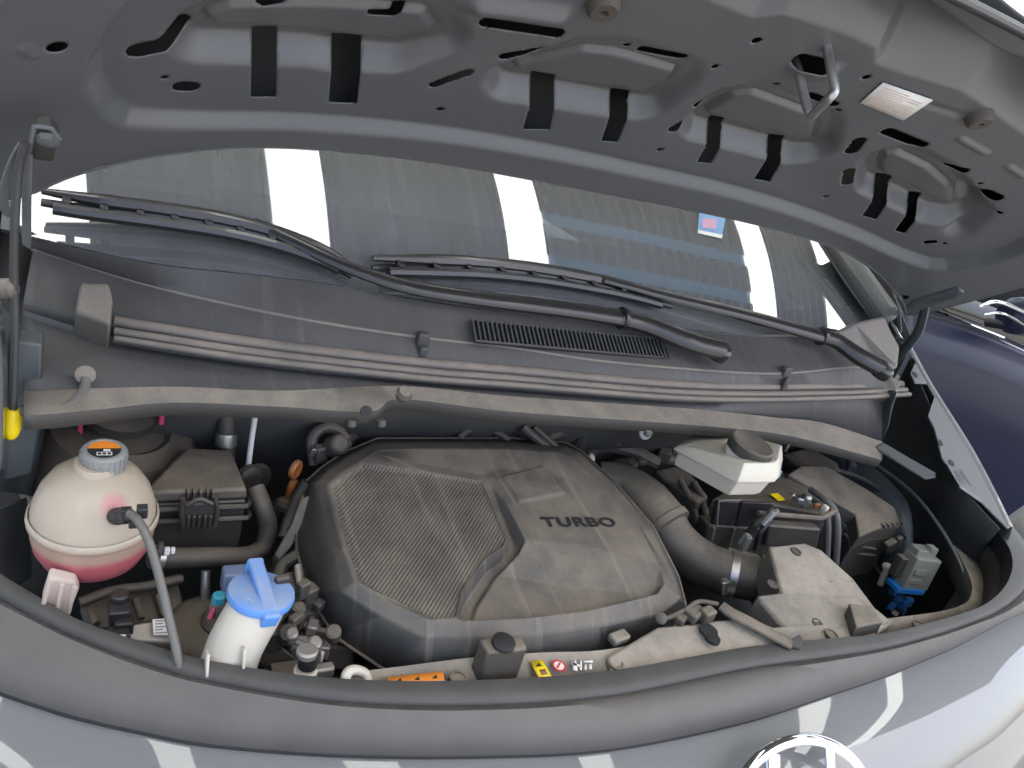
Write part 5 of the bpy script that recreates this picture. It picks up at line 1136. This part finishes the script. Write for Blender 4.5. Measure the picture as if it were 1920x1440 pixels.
for (px, py, y, s) in ((690, 812, .95, .016), (770, 800, .95, .014), (905, 808, .94, .018), (1085, 822, .93, .022), (1150, 815, .94, .02), (1245, 850, .93, .024), (1185, 872, .90, .018)):
    MB().box(P(px, py, y=y), (s * 1.6, s, s), Matrix.Rotation(px, 3, 'Z')).box(P(px, py, y=y) + Vector((s, 0, s * .4)), (s, s * .7, s * .6)).build('loom_clip', M[rnd_.choice(['brown', 'dusty', 'dark'])], en_, bevel=.002)
MB().box(P(1252, 805, y=.93), (.012, .01, .01)).build('red_plug', M['red'], en_, bevel=.002)
# bracket and hoses between the box and the cover
MB().prism([P(590, 925, y=.80), P(600, 940, y=.79), P(545, 1030, y=.76), P(522, 1056, y=.75), P(515, 1040, y=.755), P(548, 980, y=.78), P(565, 932, y=.80)], (.0, .012, -.02)).build('engine_bracket', M['dusty'], en_, bevel=.003)
et('breather_hose', [(570, 940, .84), (548, 950, .85), (532, 945, .86), (520, 955, .87)], .012, 'brown', n=20)
et('conduit', [(505, 1120, .70), (520, 1090, .72), (530, 1060, .74), (560, 1040, .74)], .008, 'dusty', n=24)
for (px, py, y, s, m) in ((548, 1098, .68, .020, 'dark'), (570, 1130, .655, .018, 'brown'), (592, 1168, .635, .022, 'dusty'), (545, 1150, .65, .024, 'dark'), (520, 1200, .62, .030, 'brown'), (610, 1200, .615, .024, 'dark'), (636, 1224, .60, .026, 'dusty'), (560, 1210, .60, .018, 'alu')):
    MB().box(P(px, py, y=y + .02), (s * 1.3, s, s * 1.2), Matrix.Rotation(px * .37, 3, 'Z') @ Matrix.Rotation(.3, 3, 'X')).build('engine_casting', M[m], en_, bevel=.004)
# dark parts low on the left, behind the rim
lw = thing('fan_shroud', 'dark ribbed shroud low down behind the front rim at the left', 'shroud', tuple(P(240, 1140, y=.74)))
MB().prism([P(150, 1120, y=.74), P(330, 1075, y=.78), P(345, 1130, y=.74), P(330, 1160, y=.72), P(170, 1180, y=.69)], (0, .01, -.03)).build('shroud_panel', M['dark'], lw, bevel=.004)
for k in range(4):
    tube('shroud_rib', [P(170 + 42 * k, 1140 - 8 * k, y=.715 + .008 * k), P(182 + 42 * k, 1170 - 5 * k, y=.69 + .008 * k)], .004, M['dusty'], lw, smooth=False, n=2, seg=8)
tube('shroud_hose', [P(150, 1130, y=.71), P(210, 1108, y=.72), P(270, 1100, y=.735), P(340, 1085, y=.75)], .006, M['plastic'], lw, n=30)
MB().prism([P(-20, 960, y=.80), P(50, 930, y=.86), P(60, 1080, y=.80), P(30, 1100, y=.76), P(-20, 1060, y=.76)], (0, .01, -.01)).build('wing_gusset', M['apron'], car, bevel=.004)
# loom and canister by the battery, far right gap
et('battery_loom', [(1300, 905, .84), (1318, 940, .80), (1322, 985, .77), (1310, 1030, .75)], .007, 'plastic', n=26)
et('battery_loom', [(1275, 900, .85), (1300, 950, .80), (1308, 1000, .77)], .006, 'brown', n=26)
et('wing_loom', [(1560, 880, .90), (1620, 900, .86), (1680, 945, .82), (1700, 985, .79)], .006, 'dark', n=30)
et('wing_loom', [(1650, 1075, .73), (1640, 1060, .74), (1650, 1030, .75), (1672, 1040, .74)], .004, 'plastic', n=26)
